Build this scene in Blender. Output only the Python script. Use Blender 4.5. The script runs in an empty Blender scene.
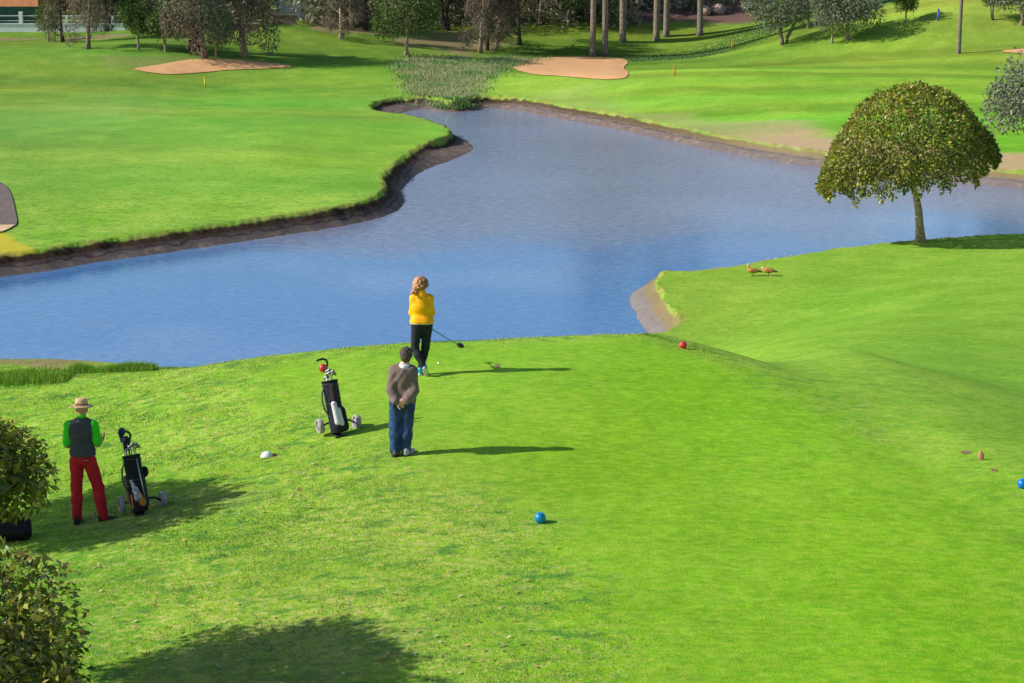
import bpy, math, random
import numpy as np
from mathutils import Vector, Matrix

random.seed(7)
RNG = np.random.default_rng(11)
SC = bpy.context.scene
COL = SC.collection
R = math.radians

# ------------------------------------------------------------------ camera
CAMZ, FPX, W, Hh = 15.0, 2000.0, 1024, 683
PITCH = math.atan((341.5 + 107) / FPX)
cP, sP = math.cos(PITCH), math.sin(PITCH)
cam = bpy.data.cameras.new('camera')
cam.sensor_width = 36.0
cam.lens = FPX * 36.0 / W
cam.clip_start = 0.5
cam.clip_end = 6000
camo = bpy.data.objects.new('camera', cam)
COL.objects.link(camo)
camo.location = (0, 0, CAMZ)
camo.rotation_euler = (math.pi / 2 - PITCH, 0, 0)
SC.camera = camo


def ray(px, py):
    u = (px - 512.0) / FPX
    v = (341.5 - py) / FPX
    return np.array([u, cP + v * sP, -sP + v * cP])


def P(px, py, z=0.0):
    d = ray(px, py)
    t = (z - CAMZ) / d[2]
    return np.array([d[0] * t, d[1] * t, z])


# ------------------------------------------------------------------ tags / objects
def tag(o, label=None, cat=None, group=None, kind=None):
    if label: o['label'] = label
    if cat: o['category'] = cat
    if group: o['group'] = group
    if kind: o['kind'] = kind
    return o


def empty(name, loc=(0, 0, 0), rz=0.0, label=None, cat=None, group=None):
    o = bpy.data.objects.new(name, None)
    o.empty_display_size = 0.2
    COL.objects.link(o)
    o.location = loc
    o.rotation_euler = (0, 0, rz)
    return tag(o, label, cat, group)


def link_mesh(name, me, mat, parent=None, smooth=True):
    if mat is not None:
        me.materials.append(mat)
    if smooth and len(me.polygons):
        me.polygons.foreach_set('use_smooth', np.ones(len(me.polygons), dtype=bool))
    o = bpy.data.objects.new(name, me)
    COL.objects.link(o)
    if parent is not None:
        o.parent = parent
    return o


def np_mesh(name, V, F, col=None, attrs=None):
    """F: (n,3) or (n,4) int array"""
    V = np.asarray(V, dtype=np.float32); F = np.asarray(F, dtype=np.int32)
    me = bpy.data.meshes.new(name)
    n = F.shape[1]
    me.vertices.add(len(V)); me.vertices.foreach_set('co', V.ravel())
    me.loops.add(F.size); me.loops.foreach_set('vertex_index', F.ravel())
    me.polygons.add(len(F))
    me.polygons.foreach_set('loop_start', np.arange(0, F.size, n, dtype=np.int32))
    me.polygons.foreach_set('loop_total', np.full(len(F), n, dtype=np.int32))
    me.update(calc_edges=True)
    if col is not None:
        a = me.color_attributes.new('col', 'FLOAT_COLOR', 'POINT')
        c = np.ones((len(V), 4), dtype=np.float32); c[:, :3] = col
        a.data.foreach_set('color', c.ravel())
    for k, v in (attrs or {}).items():
        a = me.attributes.new(k, 'FLOAT', 'POINT')
        a.data.foreach_set('value', np.asarray(v, dtype=np.float32))
    return me


class MB:
    """collects simple shapes into one mesh"""
    def __init__(self): self.v = []; self.f = []

    def add(self, vs, fs):
        b = len(self.v); self.v += [tuple(map(float, p)) for p in vs]
        self.f += [tuple(b + i for i in q) for q in fs]; return self

    def box(self, c, s, rot=None):
        x, y, z = s[0] / 2, s[1] / 2, s[2] / 2
        vs = [Vector((i * x, j * y, k * z)) for i in (-1, 1) for j in (-1, 1) for k in (-1, 1)]
        if rot is not None: vs = [rot @ p for p in vs]
        vs = [p + Vector(c) for p in vs]
        return self.add(vs, [(0, 1, 3, 2), (4, 6, 7, 5), (0, 4, 5, 1), (2, 3, 7, 6), (0, 2, 6, 4), (1, 5, 7, 3)])

    def tube(self, pts, rad, n=8, cap=True, flat=None):
        pts = [Vector(p) for p in pts]
        if not hasattr(rad, '__len__'): rad = [rad] * len(pts)
        vs = []; fs = []
        t0 = (pts[1] - pts[0]).normalized()
        ref = Vector((0, 0, 1)) if abs(t0.z) < .9 else Vector((1, 0, 0))
        s = t0.cross(ref).normalized()
        for i, p in enumerate(pts):
            a = pts[max(i - 1, 0)]; b = pts[min(i + 1, len(pts) - 1)]
            t = (b - a).normalized()
            s = (s - t * s.dot(t)).normalized(); u = t.cross(s)
            for k in range(n):
                an = 2 * math.pi * k / n
                fx = 1.0 if flat is None else flat
                vs.append(p + (s * math.cos(an) + u * math.sin(an) * fx) * rad[i])
        for i in range(len(pts) - 1):
            for k in range(n):
                fs.append((i * n + k, i * n + (k + 1) % n, (i + 1) * n + (k + 1) % n, (i + 1) * n + k))
        if cap:
            fs.append(tuple(range(n - 1, -1, -1))); m = (len(pts) - 1) * n
            fs.append(tuple(range(m, m + n)))
        return self.add(vs, fs)

    def lathe(self, prof, n=24, M=None, closed=False):
        vs = []; fs = []
        for r, z in prof:
            for k in range(n):
                a = 2 * math.pi * k / n
                p = Vector((r * math.cos(a), r * math.sin(a), z))
                vs.append(M @ p if M is not None else p)
        m = len(prof)
        for i in range(m if closed else m - 1):
            j = (i + 1) % m
            for k in range(n):
                fs.append((i * n + k, i * n + (k + 1) % n, j * n + (k + 1) % n, j * n + k))
        return self.add(vs, fs)

    def build(self, name, mat, parent=None, smooth=True, bevel=0):
        me = bpy.data.meshes.new(name)
        me.from_pydata(self.v, [], self.f); me.update()
        o = link_mesh(name, me, mat, parent, smooth)
        if bevel:
            b = o.modifiers.new('bevel', 'BEVEL'); b.width = bevel; b.segments = 2; b.limit_method = 'ANGLE'
        return o


# ------------------------------------------------------------------ materials
def s2l(c):
    c = np.asarray(c, dtype=float) / 255.0
    return np.where(c <= .04045, c / 12.92, ((c + .055) / 1.055) ** 2.4)


class NT:
    def __init__(self, name):
        self.m = bpy.data.materials.new(name); self.m.use_nodes = True
        self.t = self.m.node_tree; self.b = self.t.nodes['Principled BSDF']
        self.out = self.t.nodes['Material Output']

    def n(self, typ, **kw):
        nd = self.t.nodes.new(typ)
        for k, v in kw.items():
            if k in nd.bl_rna.properties and not k[0].isupper(): setattr(nd, k, v)
        return nd

    def l(self, a, b): self.t.links.new(a, b)

    def setin(self, nd, key, v):
        if hasattr(v, 'is_linked') or hasattr(v, 'links'): self.l(v, nd.inputs[key])
        else: nd.inputs[key].default_value = v

    def noise(self, vec, scale, detail=3, rough=.55, dist=0):
        nd = self.n('ShaderNodeTexNoise')
        nd.inputs['Scale'].default_value = scale; nd.inputs['Detail'].default_value = detail
        nd.inputs['Roughness'].default_value = rough; nd.inputs['Distortion'].default_value = dist
        if vec is not None: self.l(vec, nd.inputs['Vector'])
        return nd.outputs['Fac']

    def remap(self, x, a, b, c=0.0, d=1.0, smooth=False):
        nd = self.n('ShaderNodeMapRange')
        if smooth: nd.interpolation_type = 'SMOOTHSTEP'
        nd.clamp = True
        self.setin(nd, 0, x)
        for i, v in zip((1, 2, 3, 4), (a, b, c, d)): nd.inputs[i].default_value = v
        return nd.outputs[0]

    def math(self, op, a, b=0.0):
        nd = self.n('ShaderNodeMath'); nd.operation = op
        self.setin(nd, 0, a); self.setin(nd, 1, b); return nd.outputs[0]

    def mix(self, fac, a, b, typ='MIX'):
        nd = self.n('ShaderNodeMix'); nd.data_type = 'RGBA'; nd.blend_type = typ
        self.setin(nd, 0, fac)
        for i, v in ((6, a), (7, b)):
            if isinstance(v, (tuple, list, np.ndarray)): nd.inputs[i].default_value = (*[float(q) for q in v[:3]], 1)
            else: self.l(v, nd.inputs[i])
        return nd.outputs[2]

    def attr(self, name):
        nd = self.n('ShaderNodeAttribute'); nd.attribute_name = name; return nd

    def bump(self, h, strength=.4, dist=.02):
        nd = self.n('ShaderNodeBump'); nd.inputs['Strength'].default_value = strength
        nd.inputs['Distance'].default_value = dist; self.l(h, nd.inputs['Height'])
        self.l(nd.outputs[0], self.b.inputs['Normal']); return nd

    def n_y(self, co):
        sp = self.n('ShaderNodeSeparateXYZ'); self.l(co, sp.inputs[0]); return sp.outputs[1]

    def objco(self): return self.n('ShaderNodeTexCoord').outputs['Object']


def simple(name, col, rough=.7, scale=12.0, amt=.25, bump=.2, bdist=.01, spec=.3, metal=0.0, sheen=0, detail=4):
    t = NT(name); co = t.objco()
    f = t.noise(co, scale, detail)
    k = t.remap(f, .3, .7, 1 - amt, 1 + amt)
    cc = t.mix(1.0, col, (0, 0, 0), 'MIX') if False else None
    mul = t.n('ShaderNodeVectorMath'); mul.operation = 'SCALE'
    mul.inputs[0].default_value = col[:3]; t.l(k, mul.inputs['Scale'])
    t.l(mul.outputs[0], t.b.inputs['Base Color'])
    t.b.inputs['Roughness'].default_value = rough
    t.b.inputs['Specular IOR Level'].default_value = spec
    t.b.inputs['Metallic'].default_value = metal
    if sheen: t.b.inputs['Sheen Weight'].default_value = sheen
    if bump: t.bump(t.noise(co, scale * 3, 4), bump, bdist)
    return t.m


def leaf_mat(name, trans=.3, rough=.5, spec=.35):
    t = NT(name); a = t.attr('col')
    t.l(a.outputs['Color'], t.b.inputs['Base Color'])
    t.b.inputs['Roughness'].default_value = rough
    t.b.inputs['Specular IOR Level'].default_value = spec
    tr = t.n('ShaderNodeBsdfTranslucent')
    br = t.mix(1.0, a.outputs['Color'], (1.2, 1.25, .6), 'MULTIPLY'); t.l(br, tr.inputs['Color'])
    mx = t.n('ShaderNodeMixShader'); mx.inputs[0].default_value = trans
    t.l(t.b.outputs[0], mx.inputs[1]); t.l(tr.outputs[0], mx.inputs[2]); t.l(mx.outputs[0], t.out.inputs[0])
    return t.m


M_LEAF = leaf_mat('leaf', .25, .42, .4)
M_FARLEAF = leaf_mat('far_leaf', .2, .65, .2)
M_BLADE = leaf_mat('grass_blade', .3, .6, .2)
M_BARK = simple('bark', (.20, .15, .11), .9, 9, .45, .8, .03)
M_BARK_LIGHT = simple('bark_light', (.36, .27, .18), .9, 7, .4, .7, .03)
M_BARK_DARK = simple('bark_dark', (.07, .055, .05), .9, 7, .4, .7, .03)
M_PALMBARK = simple('palm_bark', (.21, .17, .13), .9, 5, .4, .8, .05)

# ------------------------------------------------------------------ terrain functions
def tps_fit(pts, z, reg=1e-3):
    pts = np.asarray(pts, float); n = len(pts)
    d2 = ((pts[:, None] - pts[None]) ** 2).sum(-1)
    K = np.where(d2 > 0, .5 * d2 * np.log(d2 + 1e-12), 0) + reg * np.eye(n)
    A = np.zeros((n + 3, n + 3)); A[:n, :n] = K; A[:n, n] = 1; A[:n, n + 1:] = pts; A[n:, :n] = A[:n, n:].T
    b = np.zeros(n + 3); b[:n] = z
    return pts, np.linalg.solve(A, b)


def tps_eval(model, x, y):
    pts, w = model; n = len(pts)
    o = w[n] + w[n + 1] * x + w[n + 2] * y
    for i in range(n):
        d2 = (x - pts[i, 0]) ** 2 + (y - pts[i, 1]) ** 2
        o = o + w[i] * .5 * d2 * np.log(d2 + 1e-12)
    return o


A_CTRL = [(330, 341, 7.2), (470, 333, 7.3), (640, 326, 7.3), (680, 345, 7.3), (1000, 470, 7.2), (600, 450, 7.3),
          (540, 520, 7.3), (1022, 487, 7.2), (700, 600, 7.3), (1000, 650, 7.2), (400, 455, 7.3), (330, 430, 7.2),
          (240, 352, 6.9), (160, 362, 6.6), (0, 355, 6.1), (75, 521, 6.6), (150, 510, 6.75), (0, 450, 6.2),
          (270, 455, 7.0), (250, 600, 7.1), (100, 650, 6.9), (0, 650, 6.85), (400, 683, 7.2), (900, 400, 7.2)]
a_xy = [P(*c)[:2] for c in A_CTRL]
A_MODEL = tps_fit(a_xy + [(-25, 20), (-25, 50), (25, 18), (0, 8), (20, 8), (-15, 8)],
                  [c[2] for c in A_CTRL] + [6.0, 5.5, 7.2, 7.3, 7.2, 6.85])

B_CTRL = [(1024, 237, .75), (929, 240, .75), (820, 252, .75), (732, 263, .8), (683, 272, .7), (667, 300, .6),
          (1024, 270, 1.5), (1024, 310, 2.6), (1024, 360, 4.0), (1024, 410, 5.3), (1024, 440, 6.5), (1024, 462, 7.0), (1024, 480, 7.1),
          (850, 280, 1.0), (850, 310, 2.0), (850, 345, 3.8), (850, 387, 6.0), (900, 410, 6.5), (800, 368, 4.7), (760, 290, 1.0), (760, 320, 1.6),
          (760, 351, 3.2), (940, 431, 6.9), (990, 455, 7.05), (1200, 480, 7.0), (1200, 400, 5.8), (1200, 300, 2.6), (1200, 240, .9),
          (100, 200, .9), (250, 180, 1.0), (300, 120, 1.2), (100, 110, 1.3), (-200, 150, 1.2), (200, 78, 1.3), (200, 55, 2.3),
          (700, 100, 1.4), (900, 80, 1.9), (1000, 45, 2.8), (950, 12, 5.0), (600, 75, 1.5), (800, 60, 1.5), (450, 60, .8),
          (700, 48, 1.0), (350, 50, 1.6), (0, 40, 2.0), (500, 30, 2.2), (-300, 30, 2.2), (1300, 60, 2.5), (1300, 140, 1.0),
          (450, 95, .6), (560, 80, 1.6), (300, 28, 2.9), (560, 22, 2.9), (120, 30, 2.2)]
b_xy = [P(*c)[:2] for c in B_CTRL]
B_EXTRA = [(-20, 52, .7), (0, 50, .7), (-10, 30, 1.0), (0, 30, 2.2), (0, 12, 2.5), (-40, 60, .7), (-60, 100, .8), (-90, 200, 2.0),
           (90, 200, 3.0), (60, 120, 1.0), (0, 400, 4.0), (-150, 400, 4.0), (150, 400, 8.0), (40, 20, 6.0)]
B_MODEL = tps_fit(b_xy + [e[:2] for e in B_EXTRA], [c[2] for c in B_CTRL] + [e[2] for e in B_EXTRA], .05)

# near (tee) ground outline
RIDGE = [(-600, 352, 6.0), (-200, 352, 6.0), (0, 352, 6.1), (80, 357, 6.3), (160, 362, 6.6), (240, 351, 6.9), (330, 340.5, 7.2), (400, 336, 7.25),
         (470, 332, 7.3), (560, 328, 7.3), (640, 325, 7.3), (662, 327, 7.3), (700, 339, 7.3), (760, 356, 7.3), (850, 391, 7.25),
         (950, 439, 7.2), (1000, 466, 7.2), (1060, 486, 7.2), (1200, 520, 7.2), (1500, 600, 7.2)]


def catmull(pts, n=6, closed=False):
    pts = np.asarray(pts, float); m = len(pts); out = []
    for i in range(m if closed else m - 1):
        p0 = pts[(i - 1) % m] if closed or i > 0 else pts[i]
        p1 = pts[i]; p2 = pts[(i + 1) % m]
        p3 = pts[(i + 2) % m] if closed or i + 2 < m else p2
        for k in range(n):
            t = k / n
            out.append(.5 * (2 * p1 + (p2 - p0) * t + (2 * p0 - 5 * p1 + 4 * p2 - p3) * t * t + (3 * p1 - p0 - 3 * p2 + p3) * t ** 3))
    if not closed: out.append(pts[-1])
    return np.array(out)


ridge_w = catmull([P(*c)[:2] for c in RIDGE], 4)
RPOLY = np.vstack([ridge_w, [[40, 16]], [[40, 2]], [[-60, 2]]])

# lake shoreline: (px, py, z, bank width, bank height, sandiness)
def q(px, py, w=.80, h=.57, s=0.0, z=0.0, dy=0.0):
    p = P(px, py, z); return [p[0], p[1] + dy, w, h, s]


LAKE = [q(-260, 300), q(-100, 290), q(0, 277), q(50, 270.5), q(98, 262), q(150, 255), q(195, 248.5), q(245, 241), q(293, 234), q(342, 226), q(375, 219), q(394, 212),
        q(404, 202), q(402, 190), q(412, 178), q(430, 168, 1.1), q(452, 160, 1.8), q(470, 152, 1.7, .3), q(473, 146, 1.3, .3), q(462, 139, .7, .3),
        q(440, 130, .7, .35), q(415, 124, .7, .35), q(395, 121, 1.0, .4), q(396, 117, 1.5, .4), q(404, 112.5, 1.8, .4), q(420, 109, 1.6, .4), q(432, 110.5, .8, .3),
        q(455, 112, .6, .3), q(478, 110.5, .8, .3), q(490, 107.5, 1.2, .3), q(520, 111, 1.0, .56, .2), q(560, 118.5, 1.0, .56, .2), q(611, 128, 1.0, .56, .3), q(655, 137.5, 1.0, .56, .4),
        q(700, 147.5, 1.0, .56, .6), q(750, 156.5, 1.0, .56, 1.0), q(794, 164, 1.0, .56, 1.0), q(850, 171, 1.0, .56, 1.0), q(925, 179.5, 1.0, .56, 1.0), q(1024, 189, 1.0, .56, .9), q(1160, 202, 1.0, .56, .5),
        q(1400, 215), q(1400, 246, .9, .6, 0, .6, 1.7), q(1150, 235, .9, .6, 0, .7, 1.7), q(1024, 236, .9, .6, 0, .7, 1.7), q(929, 242, .9, .6, 0, .7, 1.7), q(820, 253, .9, .6, 0, .7, 1.7),
        q(732, 264, .9, .6, 0, .7, .8), q(683, 271.5, .9, .55, 0, .6, .6), q(660, 280, .6, .56, .6), q(640, 289, .75, .56, .8), q(630, 296, .85, .56, .9), q(633, 308, .85, .56, .9), q(641, 324, .8, .56, .9), q(648, 345, .8, .56, .9),
        q(560, 362), q(400, 376), q(150, 386), q(-100, 378), q(-300, 360)]
_L = catmull(LAKE, 5, True)
_L[:, :2] += RNG.normal(0, .035, (len(_L), 2))
LPOLY = _L[:, :2]


def poly_sd(poly, x, y, extra=None):
    """signed distance (positive outside); optional interpolated per-vertex data"""
    x = np.asarray(x, float); y = np.asarray(y, float); shp = x.shape
    x = x.ravel(); y = y.ravel()
    best = np.full(x.shape, 1e18); inside = np.zeros(x.shape, bool)
    ex = None if extra is None else np.zeros((len(x), extra.shape[1]))
    n = len(poly)
    for i in range(n):
        ax, ay = poly[i]; bx, by = poly[(i + 1) % n]
        dx, dy = bx - ax, by - ay
        t = np.clip(((x - ax) * dx + (y - ay) * dy) / (dx * dx + dy * dy + 1e-12), 0, 1)
        d2 = (x - ax - t * dx) ** 2 + (y - ay - t * dy) ** 2
        m = d2 < best
        best = np.where(m, d2, best)
        if ex is not None and m.any():
            ex[m] = extra[i] * (1 - t[m, None]) + extra[(i + 1) % n] * t[m, None]
        c = (ay > y) != (by > y)
        if c.any():
            inside ^= c & (x < dx * (y - ay) / (dy if abs(dy) > 1e-12 else 1e-12) + ax)
    d = np.sqrt(best); d[inside] *= -1
    d = d.reshape(shp)
    return (d, None if ex is None else ex.reshape(shp + (extra.shape[1],)))


def sstep(a, b, x):
    t = np.clip((x - a) / (b - a), 0, 1); return t * t * (3 - 2 * t)


def vnoise(x, y, s, seed=0):
    """cheap smooth value noise"""
    x = x / s + seed * 17.3; y = y / s - seed * 9.1
    xi = np.floor(x).astype(np.int64); yi = np.floor(y).astype(np.int64)
    fx = x - xi; fy = y - yi; fx = fx * fx * (3 - 2 * fx); fy = fy * fy * (3 - 2 * fy)
    def h(a, b):
        v = (a * 374761393 + b * 668265263 + seed * 1013) & 0x7fffffff
        v = ((v ^ (v >> 13)) * 1274126177) & 0x7fffffff
        return ((v ^ (v >> 16)) & 0xffff) / 65535.0
    return (h(xi, yi) * (1 - fx) + h(xi + 1, yi) * fx) * (1 - fy) + (h(xi, yi + 1) * (1 - fx) + h(xi + 1, yi + 1) * fx) * fy


def pxpoly(pts, z): return catmull([P(a, b, z)[:2] for a, b in pts], 5, True)


BUNKER_PX = [
    [(134, 69.5), (160, 65), (185, 60.5), (210, 59), (240, 60), (270, 63), (292, 66.5), (270, 69), (235, 70), (200, 73), (165, 74.5)],
    [(513, 68), (530, 60), (555, 57.5), (590, 57.5), (622, 59), (628, 63), (624, 68), (628, 75), (615, 79.5), (590, 79), (560, 76.5), (530, 74)],
    [(1002, 52), (1020, 49), (1060, 48), (1080, 53), (1040, 55)],
]
TEE = pxpoly([(255, 358), (330, 347), (480, 339), (640, 333), (668, 338), (760, 372), (850, 408), (950, 462), (1040, 530), (1120, 690), (900, 900), (720, 760), (600, 610), (520, 530), (430, 478), (330, 420)], 7.3)
DIRT_SHADE_PX = [  # (px,py,rx_m,ry_m,z, strength)
    (345, 33, 3.5, 4, 2.5, .8), (450, 42, 5, 7, 1.8, .65), (94, 44, 3.4, 5, 2, .8), (5, 40, 4, 3, 2, .6), (150, 62, 5, 2.5, 2, .25), (20, 31, 9, 2, 2, .5), (250, 668, 1.9, 1.3, 7.1, .30), (150, 512, 1.5, 1.2, 6.75, .28)]  # last two paint a brown tint into the near tree shadows


def height(x, y, full=False):
    x = np.asarray(x, float); y = np.asarray(y, float)
    d, ex = poly_sd(LPOLY, x, y, _L[:, 2:])
    w, bh, sd = ex[..., 0], ex[..., 1], ex[..., 2]
    A = np.clip(tps_eval(A_MODEL, x, y), 4.0, 7.6)
    r, _ = poly_sd(RPOLY, x, y)
    rr_ = sstep(4.6, 7.0, x); ro = r - 2.6 * rr_; A = A - .37 * (np.sqrt(ro * ro + .8 + 3 * rr_) + ro) / 2
    B = np.clip(tps_eval(B_MODEL, x, y), .45, 12)
    far = sstep(90, 160, y)
    B = B + far * ((vnoise(x, y, 28, 3) - .5) * 1.3 + (vnoise(x * .7, y, 12, 5) - .5) * .7) * sstep(4, 25, d) + (vnoise(x, y, 9, 4) - .5) * .25 * sstep(3, 15, d)
    # lawn pulled to bank height near the lake
    bt = .74
    B = bt + (B - bt) * sstep(0, 9, d - w)
    B = np.where(d - w < 9, np.maximum(B, bt), B)
    k = .5; h = np.clip(.5 + .5 * (A - B) / k, 0, 1)
    Z = B + (A - B) * h + k * h * (1 - h)
    lip = sstep(0, .22, d - w + (vnoise(x, y, .7, 6) - .5) * .35)
    bank = np.where(d < 0, np.maximum(d * .4, -.7), bh * np.clip(d / w, 0, 1))
    Z = bank + (Z - bank) * lip
    if full: return Z, d - w, d, ex, r, h
    return Z


def G(px, py, lift=0.0):
    d = ray(px, py)
    t = np.concatenate([np.linspace(15, 80, 500), np.linspace(80, 420, 600)[1:]])
    X, Y, Zr = d[0] * t, d[1] * t, CAMZ + d[2] * t
    g = Zr - height(X, Y)
    i = int(np.argmax(g < 0)) if (g < 0).any() else len(t) - 1
    i = max(i, 1)
    a = g[i - 1] / (g[i - 1] - g[i] + 1e-9); tt = t[i - 1] + a * (t[i] - t[i - 1])
    p = np.array([d[0] * tt, d[1] * tt, CAMZ + d[2] * tt])
    p[2] = float(height(p[0:1], p[1:2])[0]) + lift
    return p


def gz(x, y): return float(height(np.array([x]), np.array([y]))[0])


# ------------------------------------------------------------------ ground mesh
def build_ground():
    th = np.concatenate([np.linspace(-70, -17, 60)[:-1], np.linspace(-17, 17, 640), np.linspace(17, 70, 60)[1:]])
    th = np.radians(th)
    r = np.concatenate([np.geomspace(3, 16, 40)[:-1], np.geomspace(16, 320, 950)[:-1], np.geomspace(320, 4000, 60)])
    T, Rr = np.meshgrid(th, r, indexing='ij')
    X = Rr * np.sin(T); Y = Rr * np.cos(T)
    Z, lawn, d, ex, rid, h = height(X, Y, True)
    nt, nr = X.shape
    idx = np.arange(nt * nr).reshape(nt, nr)
    F = np.stack([idx[:-1, :-1], idx[1:, :-1], idx[1:, 1:], idx[:-1, 1:]], -1).reshape(-1, 4)[:, ::-1]
    x = X.ravel(); y = Y.ravel()
    # colour control points (world positions, sRGB looks)
    CC = [(600, 450, 7.3, (140, 188, 42)), (850, 540, 7.3, (138, 188, 40)), (700, 400, 7.3, (134, 190, 38)), (500, 360, 7.3, (142, 192, 58)), (600, 620, 7.3, (142, 190, 48)), (900, 640, 7.3, (132, 186, 38)),
          (250, 560, 7, (146, 186, 64)), (400, 620, 7, (146, 188, 64)), (200, 400, 6.8, (138, 190, 54)), (100, 440, 6.5, (130, 188, 48)), (100, 610, 6.6, (115, 170, 48)), (300, 460, 7, (146, 190, 60)), (420, 520, 7.2, (152, 190, 68)),
          (850, 300, 1.6, (120, 176, 54)), (950, 380, 4.5, (118, 176, 60)), (1000, 270, 1.3, (130, 180, 60)), (760, 340, 2.2, (132, 184, 60)), (900, 420, 5.5, (134, 182, 68)), (700, 290, .8, (142, 182, 66)),
          (200, 150, 1, (128, 180, 68)), (300, 205, .9, (136, 186, 62)), (80, 230, .9, (128, 184, 50)), (100, 110, 1.3, (126, 172, 78)), (250, 95, 1.2, (114, 175, 58)), (380, 140, 1, (132, 182, 60)), (400, 100, 1, (128, 174, 64)), (330, 170, 1, (116, 176, 54)),
          (100, 65, 1.8, (118, 150, 64)), (300, 45, 2.3, (120, 143, 58)), (450, 40, 1.5, (116, 136, 58)), (60, 36, 2.1, (104, 132, 50)), (350, 65, 1.6, (120, 160, 56)), (200, 50, 2.2, (106, 132, 52)),
          (700, 112, 1.2, (116, 168, 56)), (900, 60, 2, (142, 172, 64)), (700, 88, 1.4, (136, 176, 60)), (600, 100, 1.3, (140, 180, 72)), (850, 100, 1.5, (120, 170, 56)), (1000, 90, 1.5, (124, 170, 58)),
          (960, 20, 4, (148, 168, 74)), (800, 35, 1.5, (88, 128, 48)), (650, 35, 2, (110, 138, 52)), (560, 40, 2, (100, 130, 48)), (1010, 140, .9, (124, 186, 50)), (540, 90, 1.3, (140, 180, 72)), (860, 30, 2, (114, 145, 58))]
    cp = np.array([P(a, b, z)[:2] for a, b, z, c in CC]); cc = np.array([s2l(c) for *_, c in CC]) / .93 * np.array([.88, .93, .60])
    cc[6:] *= np.array([.97, .94, 1.0]); cc[19:27] *= np.array([1.03, 1.03, 1.35])
    num = np.zeros((len(x), 3)); den = np.zeros(len(x))
    for p, c in zip(cp, cc):
        rr = np.hypot(*p)
        d2 = ((x - p[0]) ** 2 + ((y - p[1]) * .45) ** 2) / rr ** 2 + 4e-4
        wgt = d2 ** -1.6
        num += wgt[:, None] * c; den += wgt
    col = num / den[:, None]
    # mowing bands and broad variation
    far = sstep(75, 120, y)
    band = (vnoise(x * .10 + y * .02, y, 6.5, 21) - .5) * .40 + (vnoise(x * .14, y + x * .06, 2.6, 22) - .5) * .22
    rt = sstep(0, 12, x) * sstep(95, 125, y)
    mow = np.sin((y + .12 * x + 2.5 * vnoise(x, y, 14, 23)) * 2 * np.pi / 8.5)
    col = col * (1 + far * band)[:, None]
    col = col * (1 + .13 * rt * np.tanh(3 * mow))[:, None]
    big = (vnoise(x, y, 11, 24) - .5) * .22
    hue = ((vnoise(x * .10 + y * .03, y, 4.2, 25) - .5) * .55 + (vnoise(x * .25, y + x * .1, 9.0, 26) - .5) * .35) * far
    col = col * np.stack([1 + hue, 1 + .18 * hue, 1 + .3 * hue], -1)
    col = col * np.stack([1 + 1.3 * big, 1 + big, 1 + .3 * big], -1)
    tee, _ = poly_sd(TEE, x, y)
    teem = sstep(.5, -.9, tee + (vnoise(x, y, 1.2, 31) - .5) * 1.2)
    dirt_shade = np.zeros(len(x))
    for a, b, rx, ry, z, s in DIRT_SHADE_PX:
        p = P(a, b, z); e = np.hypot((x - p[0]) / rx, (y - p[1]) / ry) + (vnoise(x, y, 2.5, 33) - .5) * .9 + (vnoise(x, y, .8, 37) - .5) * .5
        dirt_shade = np.maximum(dirt_shade, s * sstep(1.1, .6, e))
    # bare strip past the left crest
    p0 = P(-30, 352, 6.1); p1 = P(84, 357.5, 6.3)
    rid = rid.ravel(); xm = sstep(p1[0] + .6, p1[0] - .8, x) * sstep(30, 34, y)
    dirt_shade = np.maximum(dirt_shade, .95 * xm * sstep(-.75, -.45, rid) * sstep(2.5, 1.5, rid))
    # dark reddish bed in the far background right of centre
    q0 = G(640, 24.5); q1 = G(750, 24)
    bed = sstep(q0[0] - 4, q0[0], x) * sstep(q1[0] + 3, q1[0], x) * sstep(q0[1] - 1, q0[1] + 1, y + (vnoise(x, y, 6, 34) - .5) * 4) * (y < q0[1] + 60)
    lawn = lawn.ravel(); sd = ex[..., 2].ravel()
    sand = sd * (y > 105) * sstep(.0, .4, lawn) * sstep(1.0, .0, (lawn - sd * 4.6 + (vnoise(x * .5, y, 3.0, 35) - .5) * 7.5) / 4.5) * sstep(75, 95, y)
    # golden verge grass patch at the far left abutment
    yel = np.zeros(len(x))
    yp = catmull([P(a, b, .7)[:2] for a, b in [(-60, 226), (0, 233), (18, 244), (50, 257), (20, 263), (-60, 263)]], 3, True)
    e, _ = poly_sd(yp, x, y); yel = sstep(.3, -.2, e)
    edge = sstep(.55, .1, lawn) * sstep(-.05, .05, lawn) * (vnoise(x, y, .9, 36) > .35)
    teem = np.maximum(teem, .72 * sstep(3.5, 6.5, x) * (y < 110))
    att = dict(tee=teem, far=far, dirt_shade=np.clip(dirt_shade, 0, 1), bed=bed, sand=np.clip(sand, 0, 1), lawn=np.clip(lawn, -3, 5), yel=yel, edge=edge, sd=np.clip(sd, 0, 1), ridge=np.clip(rid, -5, 5))
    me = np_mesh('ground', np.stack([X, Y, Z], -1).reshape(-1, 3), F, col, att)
    t = NT('ground_mat'); co = t.objco(); a = t.attr('col')
    n_big = t.noise(co, .45, 4); n_mid = t.noise(co, 2.6, 5, .65); n_clump = t.noise(co, 9, 4, .65); n_f = t.noise(co, 38, 3, .7); n_v = t.noise(co, 110, 2, .7)
    teef = t.attr('tee').outputs['Fac']; nearf = t.remap(t.attr('far').outputs['Fac'], 0, 1, 1, .22); rough = t.math('MULTIPLY', t.math('SUBTRACT', 1.0, teef), nearf)
    # overall tonal variation
    k = t.math('ADD', t.remap(n_f, .25, .75, .70, 1.30), t.remap(n_v, .2, .8, -.28, .28))
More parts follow.
